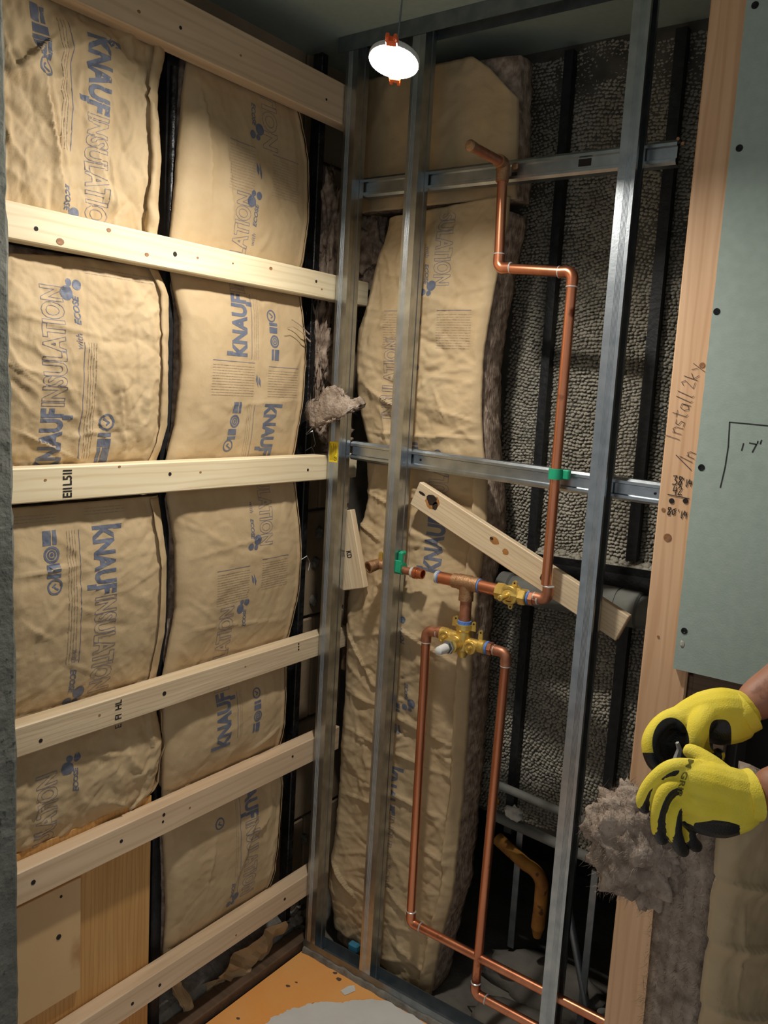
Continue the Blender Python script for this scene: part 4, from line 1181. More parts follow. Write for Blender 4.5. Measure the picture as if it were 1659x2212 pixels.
yp = lambda y, pts: [on_plane(1, y, *p) for p in pts]
tuft('dark crushed wool clump high in the corner, left of the studs', (-0.085, 0.065, 1.855), .058, 3, sc=(.7, .75, 2.1), nf=700)
tuft('rounded wool lump showing right of the corner stud, above the second board', (-0.03, 0.175, 1.86), .062, 5, sc=(.8, .6, 1.5), amp=.3, nf=500)
tuft('ragged shredded wool hanging under the second board at the corner', (-0.09, 0.05, 1.585), .050, 7, sc=(.55, .7, 2.3), amp=.9, nf=900, freq=2.4)
tuft('small wool wad sitting on the third board end', (-0.035, 0.075, 1.365), .036, 9, sc=(.8, .9, 1.1), amp=.7, nf=350)
tuft('dark wool tatter hanging below the pale flap at the corner', (-0.07, 0.06, 1.435), .034, 12, sc=(.7, .8, 1.5), amp=.8, nf=350)
flap('pale torn wool flap draped across the corner stud', yp(-.028, [(664, 884), (668, 870), (684, 866), (698, 866), (714, 842), (728, 833), (742, 840), (748, 856), (762, 866), (784, 858), (790, 872), (775, 880), (760, 882), (745, 900), (735, 908), (712, 913), (690, 922), (678, 918), (682, 902), (668, 908)]), .012, .02, 4, M_WOOLLIGHT, 350)
# two strands
for i, pts in enumerate(([(630, 690), (648, 702), (668, 722)], [(622, 707), (634, 706), (652, 718), (670, 738)])):
    P = [on_plane(0, -.006, *p) for p in pts]; o = tube('wool_strand', P, [.0008] * (len(P) - 1) + [.002], M_FIBRE, n=6)
    tag(o, ('upper' if i == 0 else 'lower') + ' thin wool strand across the printed batt edge', 'wool strand')

# tarred uprights between the batt columns
o = box('tarred_upright', (-0.085, -0.445, 1.10), (0.045, 0.028, 2.3), M_IRON, bev=.003); tag(o, 'black tarred steel upright in the gap between the batt columns', 'upright')
o2 = tube('tarred_rod', [(-0.058, -0.452, 1.74), (-0.060, -0.447, 2.10)], .0075, M_TAR, n=10); tag(o2, 'glossy black rod catching light in the gap above the second board', 'rod')
e = empty('tarred_upright', (-0.085, 0.012, -0.02), 'black upright with wire ties beside the corner wool', 'upright')
box('upright_bar', (0, 0, 1.15), (0.03, 0.022, 2.3), M_TAR, e, bev=.002)
for z, a in ((1.36, .3), (1.40, -.4), (1.08, .2)):
    tube('wire_tie', [(0.016, -.012, z), (0.024, .002, z + .01), (.02, .02, z - .015 + .02 * a), (.022, .012, z - .03)], .0009, M_SOLDER, e, n=6)
for i, (px, py, lab) in enumerate(((688, 1150, 'topmost of three mortar blobs on the bare block wall'), (680, 1215, 'middle of three mortar blobs on the bare block wall'), (675, 1297, 'lowest of three mortar blobs on the bare block wall'),
                                   (655, 1812, 'mortar blob on the block wall below the fifth board'))):
    P = on_plane(0, -.148, px, py); o = lump('mortar_blob', P, .0145, M_MORTAR, 20 + i, sub=3, sc=(.9, .8, 1.1)); tag(o, lab, 'mortar')
for i, (px, py, r, lab) in enumerate(((635, 1985, .028, 'upper grey rubble lump behind the lowest board'), (640, 2018, .034, 'lower grey rubble lump behind the lowest board'), (600, 2060, .022, 'small grey rubble lump beside torn paper'))):
    P = on_plane(0, -.075, px, py); o = lump('mortar_rubble', P, r, M_MORTAR, 30 + i, sub=4, sc=(.6, 1.5, .8), amp=.6); tag(o, lab, 'rubble')
# crumpled scrap paper along the wall foot
for i, (pts, lab) in enumerate((([(470, 2110), (505, 2075), (560, 2030), (610, 1985), (618, 2010), (585, 2050), (545, 2088), (500, 2120)], 'long crumpled kraft scrap under the lowest board'),
                                ([(380, 2130), (402, 2128), (412, 2150), (408, 2178), (398, 2192), (388, 2170)], 'small curled kraft scrap hanging under the lowest board'),
                                ([(420, 2150), (470, 2100), (490, 2115), (480, 2140), (440, 2160)], 'dark folded kraft scrap beside the curled one'))):
    P = np.array([on_plane(0, -.045 - .01 * i, *p) for p in pts]); c = P.mean(0)
    bm = bmesh.new(); f = bm.faces.new([bm.verts.new(p - c) for p in P]); bmesh.ops.triangulate(bm, faces=[f])
    bmesh.ops.subdivide_edges(bm, edges=bm.edges[:], cuts=4, use_grid_fill=True); bmesh.ops.triangulate(bm, faces=bm.faces[:])
    for v in bm.verts: v.co.x += .035 * mnoise.fractal(v.co * 18 + Vector((i * 5, 2, 1)), 1, 2, 3)
    o = bm_obj('kraft_scrap', bm, M_PAPER2, None, loc=c); o.modifiers.new('thickness', 'SOLIDIFY').thickness = .001
    tag(o, lab, 'paper scrap')
# sill along the pan
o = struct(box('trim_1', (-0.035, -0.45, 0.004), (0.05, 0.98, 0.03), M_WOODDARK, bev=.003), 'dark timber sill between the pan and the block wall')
VV = []; Fc = []; k = 60
for i in range(k + 1):
    y = -.62 + .66 * i / k; h = .018 + .03 * fbm(np.array([y * 22]), np.array([.7]), 5, 4)[0] + .012 * i / k; d = .02 + .025 * fbm(np.array([y * 18]), np.array([4.7]), 2, 4)[0]
    VV += [(-.105, y, h + .02), (-.105 + d, y, h), (-.105 + d * 1.6, y, -.02), (-.105, y, -.02)]
for i in range(k):
    for j in range(4): a = i * 4 + j; b = i * 4 + (j + 1) % 4; Fc.append((a, b, b + 4, a + 4))
Fc += [(3, 2, 1, 0), (k * 4, k * 4 + 1, k * 4 + 2, k * 4 + 3)]
o = mesh('mortar_debris', VV, Fc, M_MORTAR); tag(o, 'crumbled grey mortar bank along the wall foot', 'debris', kind='stuff')

# plywood at lower left
e = empty('plywood_sheet', (-0.0455, -0.68, 0.0), 'tall grainy plywood panel at lower left, behind the two lowest boards', 'plywood')
bm = bmesh.new(); add_box(bm, (0.306, 0, 0), (0.612, 0.010, 0.392), bev=.001); o = bm_obj('panel', bm, M_PLY, e); o.rotation_euler = (math.pi / 2, -math.pi / 2, 0)
o.rotation_euler = Matrix(((0, -1, 0), (0, 0, -1), (1, 0, 0))).to_euler()
e = empty('plywood_patch', (-0.0345, -0.795, 0.268), 'pale plywood patch screwed over the tall grainy panel', 'plywood')
box('patch_board', (0, 0, 0.12), (0.010, 0.262, 0.245), M_PLYL, e, bev=.001)
a = on_plane(0, -.04, 120, 2019); disc('screw_hole', (0.0052, a[1] + .795, a[2] - .268), .0055, (1, 0, 0), M_HOLE, e, n=10)
a = on_plane(0, -.04, 125, 1932); disc('screw_hole', (0.0052, a[1] + .795, a[2] - .268), .003, (1, 0, 0), M_HOLE, e, n=8)

# ------------------------------------------------------------------ planks
def plank(label, corners, th, m, name='wooden_plank'):
    """board from its centre line: corners = (end a mid, end b mid, width dir half)"""
    a, b, hw = map(lambda p: np.array(p, float), corners); L_ = np.linalg.norm(b - a); x = (b - a) / L_; z = hw / np.linalg.norm(hw); y = np.cross(z, x)
    e = empty(name, (a + b) / 2, label, 'plank')
    e.rotation_euler = Matrix((x, y, z)).transposed().to_euler()
    bm = bmesh.new(); add_box(bm, (0, 0, 0), (L_, th, 2 * np.linalg.norm(hw)), bev=.0018); bm_obj('plank_board', bm, m, e)
    return e, L_


pa = on_plane(1, .048, 905, 1040); pb = on_plane(1, .048, 886, 1090); pc = on_plane(1, .048, 1358, 1332); pd = on_plane(1, .048, 1330, 1385)
a, b = (pa + pb) / 2, (pc + pd) / 2
ax = (b - a) / np.linalg.norm(b - a); wd = np.cross(ax, (0, 1, 0)); wd = -wd if wd[2] < 0 else wd
sl, L_ = plank('scorched slanting plank between the studs, charred spot at its upper end', (a + np.array([0, .0095, 0]), b + np.array([0, .0095, 0]), wd * .0305), .019, M_PINE2)
def blot(name, x, z, r, m, seed, sc=1.0):
    r_ = random.Random(seed); n_ = 16
    pts = [(x + sc * r * math.cos(2 * math.pi * i / n_) * r_.uniform(.86, 1.1), z + r * math.sin(2 * math.pi * i / n_) * r_.uniform(.8, 1.12)) for i in range(n_)]
    return mesh(name, [(p[0], -.0097 - (.0003 if m is M_CHAR else 0), p[1]) for p in pts], [tuple(range(n_))], m, sl)
def plank_xy(px, py):
    P = on_plane(1, .048, px, py) - (a + b) / 2; return float(P @ ax), float(P @ wd)
for (px, py, r, m, s_, sc) in ((934, 1085, 16, M_SCORCH, 1, 1.1), (933, 1080, 11, M_CHAR, 2, 1.2), (940, 1093, 9, M_CHAR, 3, .7), (1176, 1246, 11, M_SCORCH, 4, .7), (1173, 1247, 8.5, M_CHAR, 5, .7), (1068, 1168, 7, M_SCORCH, 6, 1.6), (1062, 1163, 3, M_CHAR, 7, 1.4), (1092, 1192, 6, M_SCORCH, 8, 1.3), (912, 1066, 3, M_CHAR, 9, 3)):
    x, z = plank_xy(px, py); blot('scorch_mark', x, z, r * .00115, m, s_, sc)
pa = on_plane(1, .055, 738, 1105); pb = on_plane(1, .055, 767, 1272)
e, L_ = plank('short plank leaning behind the corner stud, stamped on its face', (pa, pb, np.array([.036, 0, .010])), .019, M_PINE2)
Vt, Ft, _ = text2d('KD', .03); it = [([(v[0] * .010 + .002, v[1] * .016) for v in Vt], Ft)]; Vt, Ft, _ = text2d('HI', .03); it.append(([(v[0] * .010 + .002, v[1] * .012 - .018) for v in Vt], Ft))
flat_print('grade_stamp', it, M_BLACKINK, e, lambda p, q_: (p, -.0099, q_))
sgn = 1
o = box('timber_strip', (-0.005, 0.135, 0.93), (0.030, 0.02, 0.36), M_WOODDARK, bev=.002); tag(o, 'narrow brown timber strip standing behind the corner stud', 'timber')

# ------------------------------------------------------------------ copper and brass pipework
PY = 0.019
RP = 0.0106
pw = empty('shower_pipework', (0.41, PY, 0.95), 'soldered copper and brass shower pipework with two valves', 'pipework')
BASE = np.array([0.41, PY, 0.95])
def W3(x, z, y=PY): return np.array([x, y, z]) - BASE
X_, Z_, Y_ = np.array([1., 0, 0]), np.array([0, 0, 1.]), np.array([0, 1., 0])


def pipe(name, p, q_, r=RP, m=None, parent=None):
    return tube(name, [p, q_], r, m or M_COPPER, parent or pw, n=18)


def elbow(corner, d_in, d_out, r=RP, m=None, name='elbow', parent=None):
    """socketed 90 degree fitting: comes in heading d_in, leaves heading d_out, corner at the axes' crossing"""
    R_ = r * 1.35; ro = r * 1.14; c = np.array(corner)
    s0 = c - d_in * (R_ + r * 1.5); pts = [s0, c - d_in * R_] + arc_elbow(c - d_in * R_, d_in, d_out, R_)[1:] + [c + d_out * (R_ + r * 1.5)]
    V1, F1 = tube_data(pts, ro, 18); o = mesh(name, V1, F1, m or M_COPPER, parent or pw); smooth_by_angle(o)
    for p, d in ((s0, d_in), (pts[-1], -d_out)):
        rr = lathe('solder_ring', p - d * .0012, d, [(0, r * 1.02), (.001, r * 1.17), (.0026, r * 1.17), (.003, r * 1.1)], M_SOLDER, o, n=18)
    return o


# riser to the shower outlet
pipe('copper_pipe', W3(0.600, 1.115), W3(0.600, 1.738)); elbow(W3(0.600, 1.757), Z_, -X_)
pipe('copper_pipe', W3(0.580, 1.757), W3(0.451, 1.768)); elbow(W3(0.430, 1.769), -X_, Z_)
pipe('copper_pipe', W3(0.430, 1.790), W3(0.424, 1.955))
elbow(W3(0.606, 1.083), X_, Z_, m=M_COPPERD)
# drop-ear outlet elbow and its stub
dr = tube('drop_ear_elbow', [W3(.424, 1.945), W3(.424, 1.965), W3(.424, 1.975), W3(.424, 1.981, PY - .006), W3(.424, 1.982, PY - .022)], [.0135, .0135, .0145, .014, .014], M_BRONZE, pw, n=18)
for s_ in (-1, 1):
    bm = bmesh.new(); add_box(bm, tuple(W3(.424 + s_ * .019, 1.978, PY + .016)), (.014, .005, .014), bev=.003); bm_obj('ear', bm, M_BRONZE, dr)
pe = on_plane(0, .424, 1016, 318)
pipe('outlet_stub', W3(.424, 1.982), np.array([.424, pe[1], 1.982]) - BASE, r=.0098, m=M_COPPERD)
lathe('stub_cap', np.array([.424, pe[1] + .012, 1.982]) - BASE, (0, -1, 0), [(0, .0108), (.014, .0112), (.018, .0085), (.019, .001)], M_BRONZE, pw)

# upper line: stub, tee, volume valve
ZT = 1.084
pipe('copper_pipe', W3(0.330, ZT), W3(0.386, ZT), r=.0142)
lathe('solder_ring', W3(0.328, ZT), X_, [(0, .011), (.001, .0148), (.006, .0150), (.007, .0142)], M_SOLDER, pw)
lathe('seal_tape', W3(.335, ZT), X_, [(0, .0143), (.0008, .0147), (.003, .0147), (.0035, .0143)], M_BLUETAPE, pw)
tee = lathe('tee', W3(0.374, ZT), X_, [(0, .0148), (.001, .0168), (.014, .0168), (.016, .0182), (.046, .0182), (.048, .0168), (.066, .0168), (.067, .0148)], M_BRONZE, pw, n=24)
lathe('branch', W3(0.410, ZT - .006), -Z_, [(0, .0175), (.018, .0160), (.022, .0168), (.034, .0168), (.035, .0145)], M_BRONZE, tee, n=24)
lathe('seal_tape', W3(.440, ZT), X_, [(0, .0147), (.001, .0155), (.004, .0155), (.0045, .0142)], M_BLUETAPE, pw)
pipe('copper_pipe', W3(0.436, ZT), W3(0.498, ZT - .002), r=.0140)
vv = lathe('volume_valve', W3(0.487, ZT - .004), X_, [(0, .0150), (.001, .0195), (.018, .0200), (.022, .017), (.034, .0185), (.048, .0165), (.056, .0150)], M_BRASS, pw, n=8)
lathe('valve_bonnet', W3(0.521, ZT - .005, PY), -Y_, [(-.018, .020), (.0, .0215), (.012, .0215), (.014, .0200), (.0145, .0145), (.008, .0140), (.0075, .006)], M_BRASS, vv, n=24)
lathe('valve_stem', W3(0.521, ZT - .005, PY - .006), -Y_, [(0, .0075), (.014, .0075), (.015, .0055), (.026, .0055), (.027, .0066), (.045, .0066), (.046, .0058), (.047, .0024), (.045, .002)], M_BRASS, vv, n=16)
lathe('hex_end', W3(0.541, ZT - .005), X_, [(0, .0165), (.002, .0182), (.016, .0182), (.018, .016)], M_BRASS, vv, n=6)
def ear(name, c, parent, d=Z_, L_=.016):
    c = np.array(c); pts = [c, c + d * L_ * .6]
    V1, F1 = tube_data([c - Y_ * .0022, c + Y_ * .0022], .001, 6)
    bm = bmesh.new(); pr = []
    for i in range(13):
        a_ = math.pi * i / 12; pr.append((.0052 * math.cos(a_), L_ - .0052 + .0052 * math.sin(a_)))
    pr += [(-.0058, 0), (.0058, 0)]
    sx = np.cross(d, Y_)
    fr = [bm.verts.new(c + sx * p + d * q_ - Y_ * .002) for p, q_ in pr]; bk = [bm.verts.new(c + sx * p + d * q_ + Y_ * .002) for p, q_ in pr]
    bm.faces.new(fr); bm.faces.new(bk[::-1])
    for i in range(len(pr)): bm.faces.new((fr[i], bk[i], bk[(i + 1) % len(pr)], fr[(i + 1) % len(pr)]))
    o = bm_obj(name, bm, M_BRASS, parent)
    return o
def eye(c, parent, d=Z_, L_=.016):
    return lathe('screw_eye', np.array(c) + d * (L_ - .0055) - Y_ * .0019, -Y_, [(0, .0023), (.0004, .0022)], M_HOLE, parent, n=10)
for c, d in ((W3(.528, ZT + .015), Z_), (W3(.522, ZT - .026), -Z_)):
    ear('mounting_ear', c, vv, d, .012); eye(c, vv, d, .012)
lathe('seal_tape', W3(.560, ZT - .004), X_, [(0, .0125), (.001, .0146), (.005, .0146), (.006, .0125)], M_BLUETAPE, pw)
lathe('adapter', W3(.565, ZT - .004), X_, [(0, .0125), (.001, .0150), (.010, .0150), (.011, .0125), (.020, .0122), (.021, .0106)], M_COPPERD, pw, n=6)
lathe('solder_ring', W3(.583, ZT - .003), X_, [(0, .0106), (.001, .0126), (.004, .0126), (.005, .0106)], M_SOLDER, pw)
pipe('copper_pipe', W3(.580, ZT - .002), W3(.594, ZT - .001))

# drop to the mixing valve
pipe('copper_pipe', W3(.411, ZT - .036), W3(.411, .988), r=.0132, m=M_COPPERD)
lathe('seal_tape', W3(.411, .998), -Z_, [(0, .0136), (.001, .0158), (.009, .0160), (.010, .0140)], M_BLUETAPE, pw)
ZM = 0.948
mv = lathe('mixing_valve', W3(.411, .990), -Z_, [(0, .0150), (.001, .0185), (.012, .0190), (.016, .0165), (.030, .0180), (.060, .0165), (.064, .012), (.072, .0115), (.078, .008)], M_BRASS, pw, n=24)
lathe('valve_arm', W3(.352, ZM + .008), X_, [(0, .0120), (.001, .0150), (.016, .0150), (.020, .0125), (.060, .0130)], M_BRASS, mv, n=20)
lathe('valve_arm', W3(.411, ZM), X_, [(0, .0130), (.030, .0128), (.040, .0125), (.042, .0152), (.056, .0152), (.058, .0130), (.060, .0120)], M_BRASS, mv, n=20)
lathe('cartridge_body', W3(.400, ZM - .003, PY), -Y_, [(-.018, .0190), (0, .0200), (.022, .0195), (.024, .0182), (.040, .0176), (.041, .0150)], M_BRASS, mv, n=24)
lathe('cartridge_nut', W3(.398, ZM - .006, PY - .038), -Y_, [(0, .0150), (.001, .0165), (.009, .0165), (.010, .0140), (.016, .0120)], M_STEEL, mv, n=6)
lathe('stem_cap', W3(.397, ZM - .007, PY - .052), -Y_, [(0, .0090), (.002, .0112), (.026, .0100), (.031, .0088), (.033, .005), (.0335, .001)], M_WHITEPL, mv, n=22)
for xx in (.368, .437):
    c_ = lathe('check_stop', W3(xx, ZM + (.004 if xx < .4 else -.006), PY), -Y_, [(-.016, .0135), (.004, .0150), (.014, .0152), (.016, .0140), (.0165, .0115), (.015, .0112), (.0148, .005), (.019, .0046), (.022, .0030), (.0222, .0010)], M_BRASS, mv, n=20)
for c in (W3(.389, .990), W3(.436, .986), W3(.455, .970), W3(.380, .985, PY + .01)):
    ear('mounting_ear', c + np.array([0, 0, -.008]), mv, Z_, .022); eye(c + np.array([0, 0, -.008]), mv, Z_, .022)
# left outlet, down, along the bottom
lathe('adapter', W3(.353, ZM + .008), -X_, [(0, .0120), (.001, .0142), (.008, .0142), (.009, .0118), (.014, .0116)], M_COPPERD, pw, n=20)
ZL = ZM + .006
elbow(W3(.312, ZL), Z_, X_, m=M_COPPERD)
pipe('copper_pipe', W3(.327, ZL + .001), W3(.342, ZL + .002), m=M_COPPERD)
pipe('copper_pipe', W3(.312, .925), W3(.320, .238))
elbow(W3(.321, .215), -Z_, X_)
pipe('copper_pipe', W3(.340, .215), W3(.8205, .208))
# right outlet, down, along the bottom
lathe('seal_tape', W3(.470, ZM), X_, [(0, .0125), (.001, .0150), (.006, .0150), (.007, .0125)], M_BLUETAPE, pw)
lathe('adapter', W3(.476, ZM), X_, [(0, .0125), (.001, .0150), (.010, .0150), (.011, .0122), (.018, .0120)], M_COPPERD, pw, n=6)
elbow(W3(.521, ZM - .001), X_, -Z_, m=M_COPPERD)
pipe('copper_pipe', W3(.494, ZM), W3(.505, ZM), m=M_COPPERD)
pipe('copper_pipe', W3(.521, .925), W3(.511, .145))
elbow(W3(.511, .118), -Z_, X_)
pipe('copper_pipe', W3(.530, .118), W3(.8205, .115))

# bath spout stub through the second stud
sp = empty('spout_stub', (0.225, PY, 1.088), 'short copper spout stub passing through the second stud', 'pipe')
tube('copper_pipe', [(-.05, 0, -.002), (.035, 0, -.005)], .0092, M_COPPERD, sp, n=16)
lathe('adapter', (.032, 0, -.005), X_, [(0, .0094), (.002, .0122), (.010, .0124), (.0105, .0142), (.020, .0142), (.0205, .0120), (.034, .0122), (.0345, .0098), (.020, .0095)], M_COPPER, sp, n=18)
lathe('solder_ring', (.034, 0, -.005), X_, [(0, .0100), (.001, .0126), (.007, .0128), (.008, .0118)], M_SOLDER, sp)
d_ = lathe('drop_ear_elbow', (-.062, -.006, -.002), (-.35, -1, -.25), [(-.012, .010), (0, .0132), (.016, .0142), (.026, .0150), (.0262, .0108), (.016, .0105)], M_BRONZE, sp, n=20)
ear('mounting_ear', (-.060, .004, .008), d_, Z_, .020)
tube('elbow_neck', [(-.062, -.004, -.002), (-.045, 0, -.002)], .0118, M_BRONZE, d_, n=16)

# green pipe clips
e = empty('pipe_clip', (0.600, PY, 1.350), 'green plastic clip holding the copper riser to the middle channel', 'clip')
lathe('clip_band', (0, 0, -.011), Z_, [(0, RP + .0002), (.0003, RP + .0042), (.0217, RP + .0042), (.022, RP + .0002)], M_GREENPL, e, n=24)
bm = bmesh.new(); add_box(bm, (.019, .008, 0), (.018, .014, .020), bev=.002); bm_obj('clip_foot', bm, M_GREENPL, e)
e = empty('pipe_clip', (0.2235, PY, 1.090), 'green plastic clamp gripping the spout stub at the second stud', 'clip')
lathe('clamp_ring', (.0006, 0, -.003), X_, [(0, .0100), (.0003, .0150), (.0117, .0150), (.012, .0100)], M_GREENPL, e, n=20)
bm = bmesh.new(); add_box(bm, (.006, -.004, .022), (.0115, .010, .028), bev=.002); add_box(bm, (.006, .003, .033), (.0118, .018, .010), bev=.003); bm_obj('clamp_tab', bm, M_GREENPL, e)
bm = bmesh.new(); add_box(bm, (.006, -.0145, .003), (.016, .004, .030), bev=.0015); bm_obj('clamp_latch', bm, M_GREENPL, e)

# ------------------------------------------------------------------ work light
LP = np.array([0.437, -0.40, 2.043]); LN = np.array([0.03, -0.29, -0.957]); LN /= np.linalg.norm(LN)
wl_ = empty('work_light', LP, 'lit round LED work light with orange clips hanging from its cord', 'work light')
lathe('lens', -LN * .001, LN, [(0, .0400), (.0015, .0395), (.003, .032), (.0038, .017), (.004, .001)], M_LED, wl_, n=32)
lathe('housing', LN * .001, -LN, [(0, .0401), (-.002, .0404), (-.0025, .0422), (0, .0432), (.006, .0425), (.012, .036), (.015, .020), (.016, .001)], M_LAMPBODY, wl_, n=32)
hu, hv, hd = frame_of(LN)
for dirp, nm in (((.23, .56), 'clip'), ((-.22, -.33), 'clip')):
    A2 = np.array([[RGT @ hu, RGT @ hv], [DWN @ hu, DWN @ hv]]); ab = np.linalg.solve(A2, np.array(dirp, float)); d = hu * ab[0] + hv * ab[1]
    d /= np.linalg.norm(d); s_ = np.cross(LN, d)
    bm = bmesh.new(); R3 = Matrix((tuple(s_), tuple(d), tuple(LN))).transposed()
    add_box(bm, tuple(d * .046), (.020, .012, .012), bev=.002, rot=R3)
    for k in (-1, 1): add_box(bm, tuple(d * .055 + s_ * .0065 * k), (.006, .010, .010), bev=.0015, rot=R3)
    bm_obj('clip', bm, M_ORANGE, wl_)
tube('cord', [tuple(-LN * .025), tuple(-LN * .035 + Z_ * .02), (0.001, 0.012, .10), (0, .012, .258)], .0016, M_STEELD, wl_, n=8)

# ------------------------------------------------------------------ the worker
def skin_mesh(name, nodes, edges, m, parent=None, sub=2, loc=None):
    """one continuous surface grown round a skeleton: nodes = [(xyz, radius)]"""
    me = bpy.data.meshes.new(name); me.from_pydata([tuple(map(float, p)) for p, r in nodes], edges, [])
    o = bpy.data.objects.new(name, me); COL.objects.link(o)
    sk = o.modifiers.new('skin', 'SKIN'); sk.use_smooth_shade = True
    for i, (p, r) in enumerate(nodes):
        d = me.skin_vertices[0].data[i]; d.radius = (r, r) if np.isscalar(r) else r; d.use_root = (i == 0)
    ss = o.modifiers.new('sub', 'SUBSURF'); ss.levels = sub; ss.render_levels = sub
    dg = bpy.context.evaluated_depsgraph_get(); ev = o.evaluated_get(dg)
    m2 = bpy.data.meshes.new_from_object(ev, depsgraph=dg); m2.name = name
    o.modifiers.clear(); o.data = m2; m2.materials.clear()
    for k in (m if isinstance(m, (list, tuple)) else [m]): m2.materials.append(k)
    m2.polygons.foreach_set('use_smooth', [True] * len(m2.polygons))
    if parent: o.parent = parent
    return o


PB = np.array([1.60, -0.36, 0.0])
person = empty('person', PB, 'worker reaching in from the right in yellow and black gloves', 'person')
cp = lambda *q_: at_depth(*q_) - PB
wF, wN = cp(1596, 1540, 1.24), cp(1625, 1716, 1.15)
eF, eN = cp(1900, 1330, 1.27), cp(1960, 1650, 1.10)
shF, shN = np.array([-.03, .19, 1.42]), np.array([0.0, -.17, 1.42])
hipc = np.array([.06, 0.0, .95])
nodes = [(hipc, .13), ((.05, .0, 1.10), .125), ((.03, .01, 1.28), .13), ((.02, .01, 1.42), .10), ((.0, .01, 1.50), .055), ((-.01, .01, 1.55), .055),
         ((-.03, .01, 1.63), (.075, .09)), ((-.02, .01, 1.70), .07),
         (shF, .065), ((shF + eF) / 2, .050), (eF, .043), (eF + (wF - eF) * .35, .0435), (eF + (wF - eF) * .8, .034), (wF, .029),
         (shN, .065), ((shN + eN) / 2, .050), (eN, .043), (eN + (wN - eN) * .35, .0435), (eN + (wN - eN) * .78, .036), (wN, .031),
         ((.06, .10, .88), .095), ((.05, .11, .50), .062), ((.06, .11, .10), .042), ((-.08, .11, .045), .036),
         ((.06, -.10, .88), .095), ((.05, -.11, .50), .062), ((.06, -.11, .10), .042), ((-.08, -.11, .045), .036)]
nodes = [(np.array(p, float), r) for p, r in nodes]
edges = [(0, 1), (1, 2), (2, 3), (3, 4), (4, 5), (5, 6), (6, 7), (3, 8), (8, 9), (9, 10), (10, 11), (11, 12), (12, 13), (3, 14), (14, 15), (15, 16), (16, 17), (17, 18), (18, 19),
         (0, 20), (20, 21), (21, 22), (22, 23), (0, 24), (24, 25), (25, 26), (26, 27)]
body = skin_mesh('body', nodes, edges, M_SKIN, person)
def garment(name, keep, off, m):
    """cloth that follows the body: the kept skin faces pushed out along their normals"""
    bm = bmesh.new(); bm.from_mesh(body.data); bm.normal_update()
    bmesh.ops.subdivide_edges(bm, edges=bm.edges[:], cuts=1, use_grid_fill=True); bm.normal_update()
    bmesh.ops.delete(bm, geom=[f for f in bm.faces if not keep(f.calc_center_median())], context='FACES')
    nv = {v: v.normal.copy() for v in bm.verts}
    for v in bm.verts: v.co += nv[v] * off
    o = bm_obj(name, bm, m, person, smooth=True); md = o.modifiers.new('thickness', 'SOLIDIFY'); md.thickness = .002; md.offset = 1
    return o


garment('shirt', lambda c: .93 < c.z < 1.475 and c.x > -.14, .016, M_SHIRT)
garment('trousers', lambda c: .09 < c.z < .99 and c.x > -.16, .011, M_JEANS)
for k in (22, 26):
    p = nodes[k][0]; skin_mesh('boot', [(p + np.array([.01, 0, .03]), .055), (p + np.array([0, 0, -.05]), .050), (p + np.array([-.10, 0, -.055]), .046), (p + np.array([-.17, 0, -.06]), .038)], [(0, 1), (1, 2), (2, 3)], M_BOOT, person)
bb = BVHTree.FromPolygons([v.co[:] for v in body.data.vertices], [tuple(p.vertices) for p in body.data.polygons])
def on_face(y, z, d=(1, 0, 0)):
    h_ = bb.ray_cast(Vector((-.4 * d[0], y - .4 * d[1], z)), Vector(d))[0]
    return np.array(h_) if h_ is not None else np.array([-.09, y, z])
zt = max(v.co.z for v in body.data.vertices if abs(v.co.x) < .12 and abs(v.co.y) < .1)
zh = zt - .085                                                        # eye line, about half the head height
hb = [v.co for v in body.data.vertices if v.co.z > zt - .16 and abs(v.co.y) < .12]
cx = (min(c.x for c in hb) + max(c.x for c in hb)) / 2; rx = (max(c.x for c in hb) - min(c.x for c in hb)) / 2; ry = (max(c.y for c in hb) - min(c.y for c in hb)) / 2
lump('hair', (cx + .014, .01, zt - .030), 1.0, M_HAIR, 3, person, sub=3, amp=.03, sc=(rx * 1.02, ry * 1.10, .050))
for s_ in (-1, 1):
    lump('eye', on_face(.01 + s_ * .028, zh), .0085, M_WHITEPL, 2, person, sub=2, amp=0, sc=(.45, 1.2, .7)); lump('pupil', on_face(.01 + s_ * .028, zh) - np.array([.003, 0, 0]), .0042, M_HAIR, 2, person, sub=2, amp=0, sc=(.5, 1, 1))
    lump('brow', on_face(.01 + s_ * .028, zh + .016), .016, M_HAIR, 2, person, sub=2, amp=.05, sc=(.25, 1, .2))
    lump('ear', on_face(.0, zh - .015, (0, -s_, 0)) * np.array([0, 1, 1]) + np.array([cx + .01, 0, 0]), .027, M_SKIN, 2, person, sub=2, amp=.1, sc=(.6, .35, 1.15))
lump('nose', on_face(.01, zh - .028), .019, M_SKIN, 2, person, sub=2, amp=.05, sc=(.9, .7, 1.15)); lump('mouth', on_face(.01, zh - .062), .020, M_SKIN, 2, person, sub=2, amp=.05, sc=(.28, 1.2, .3))


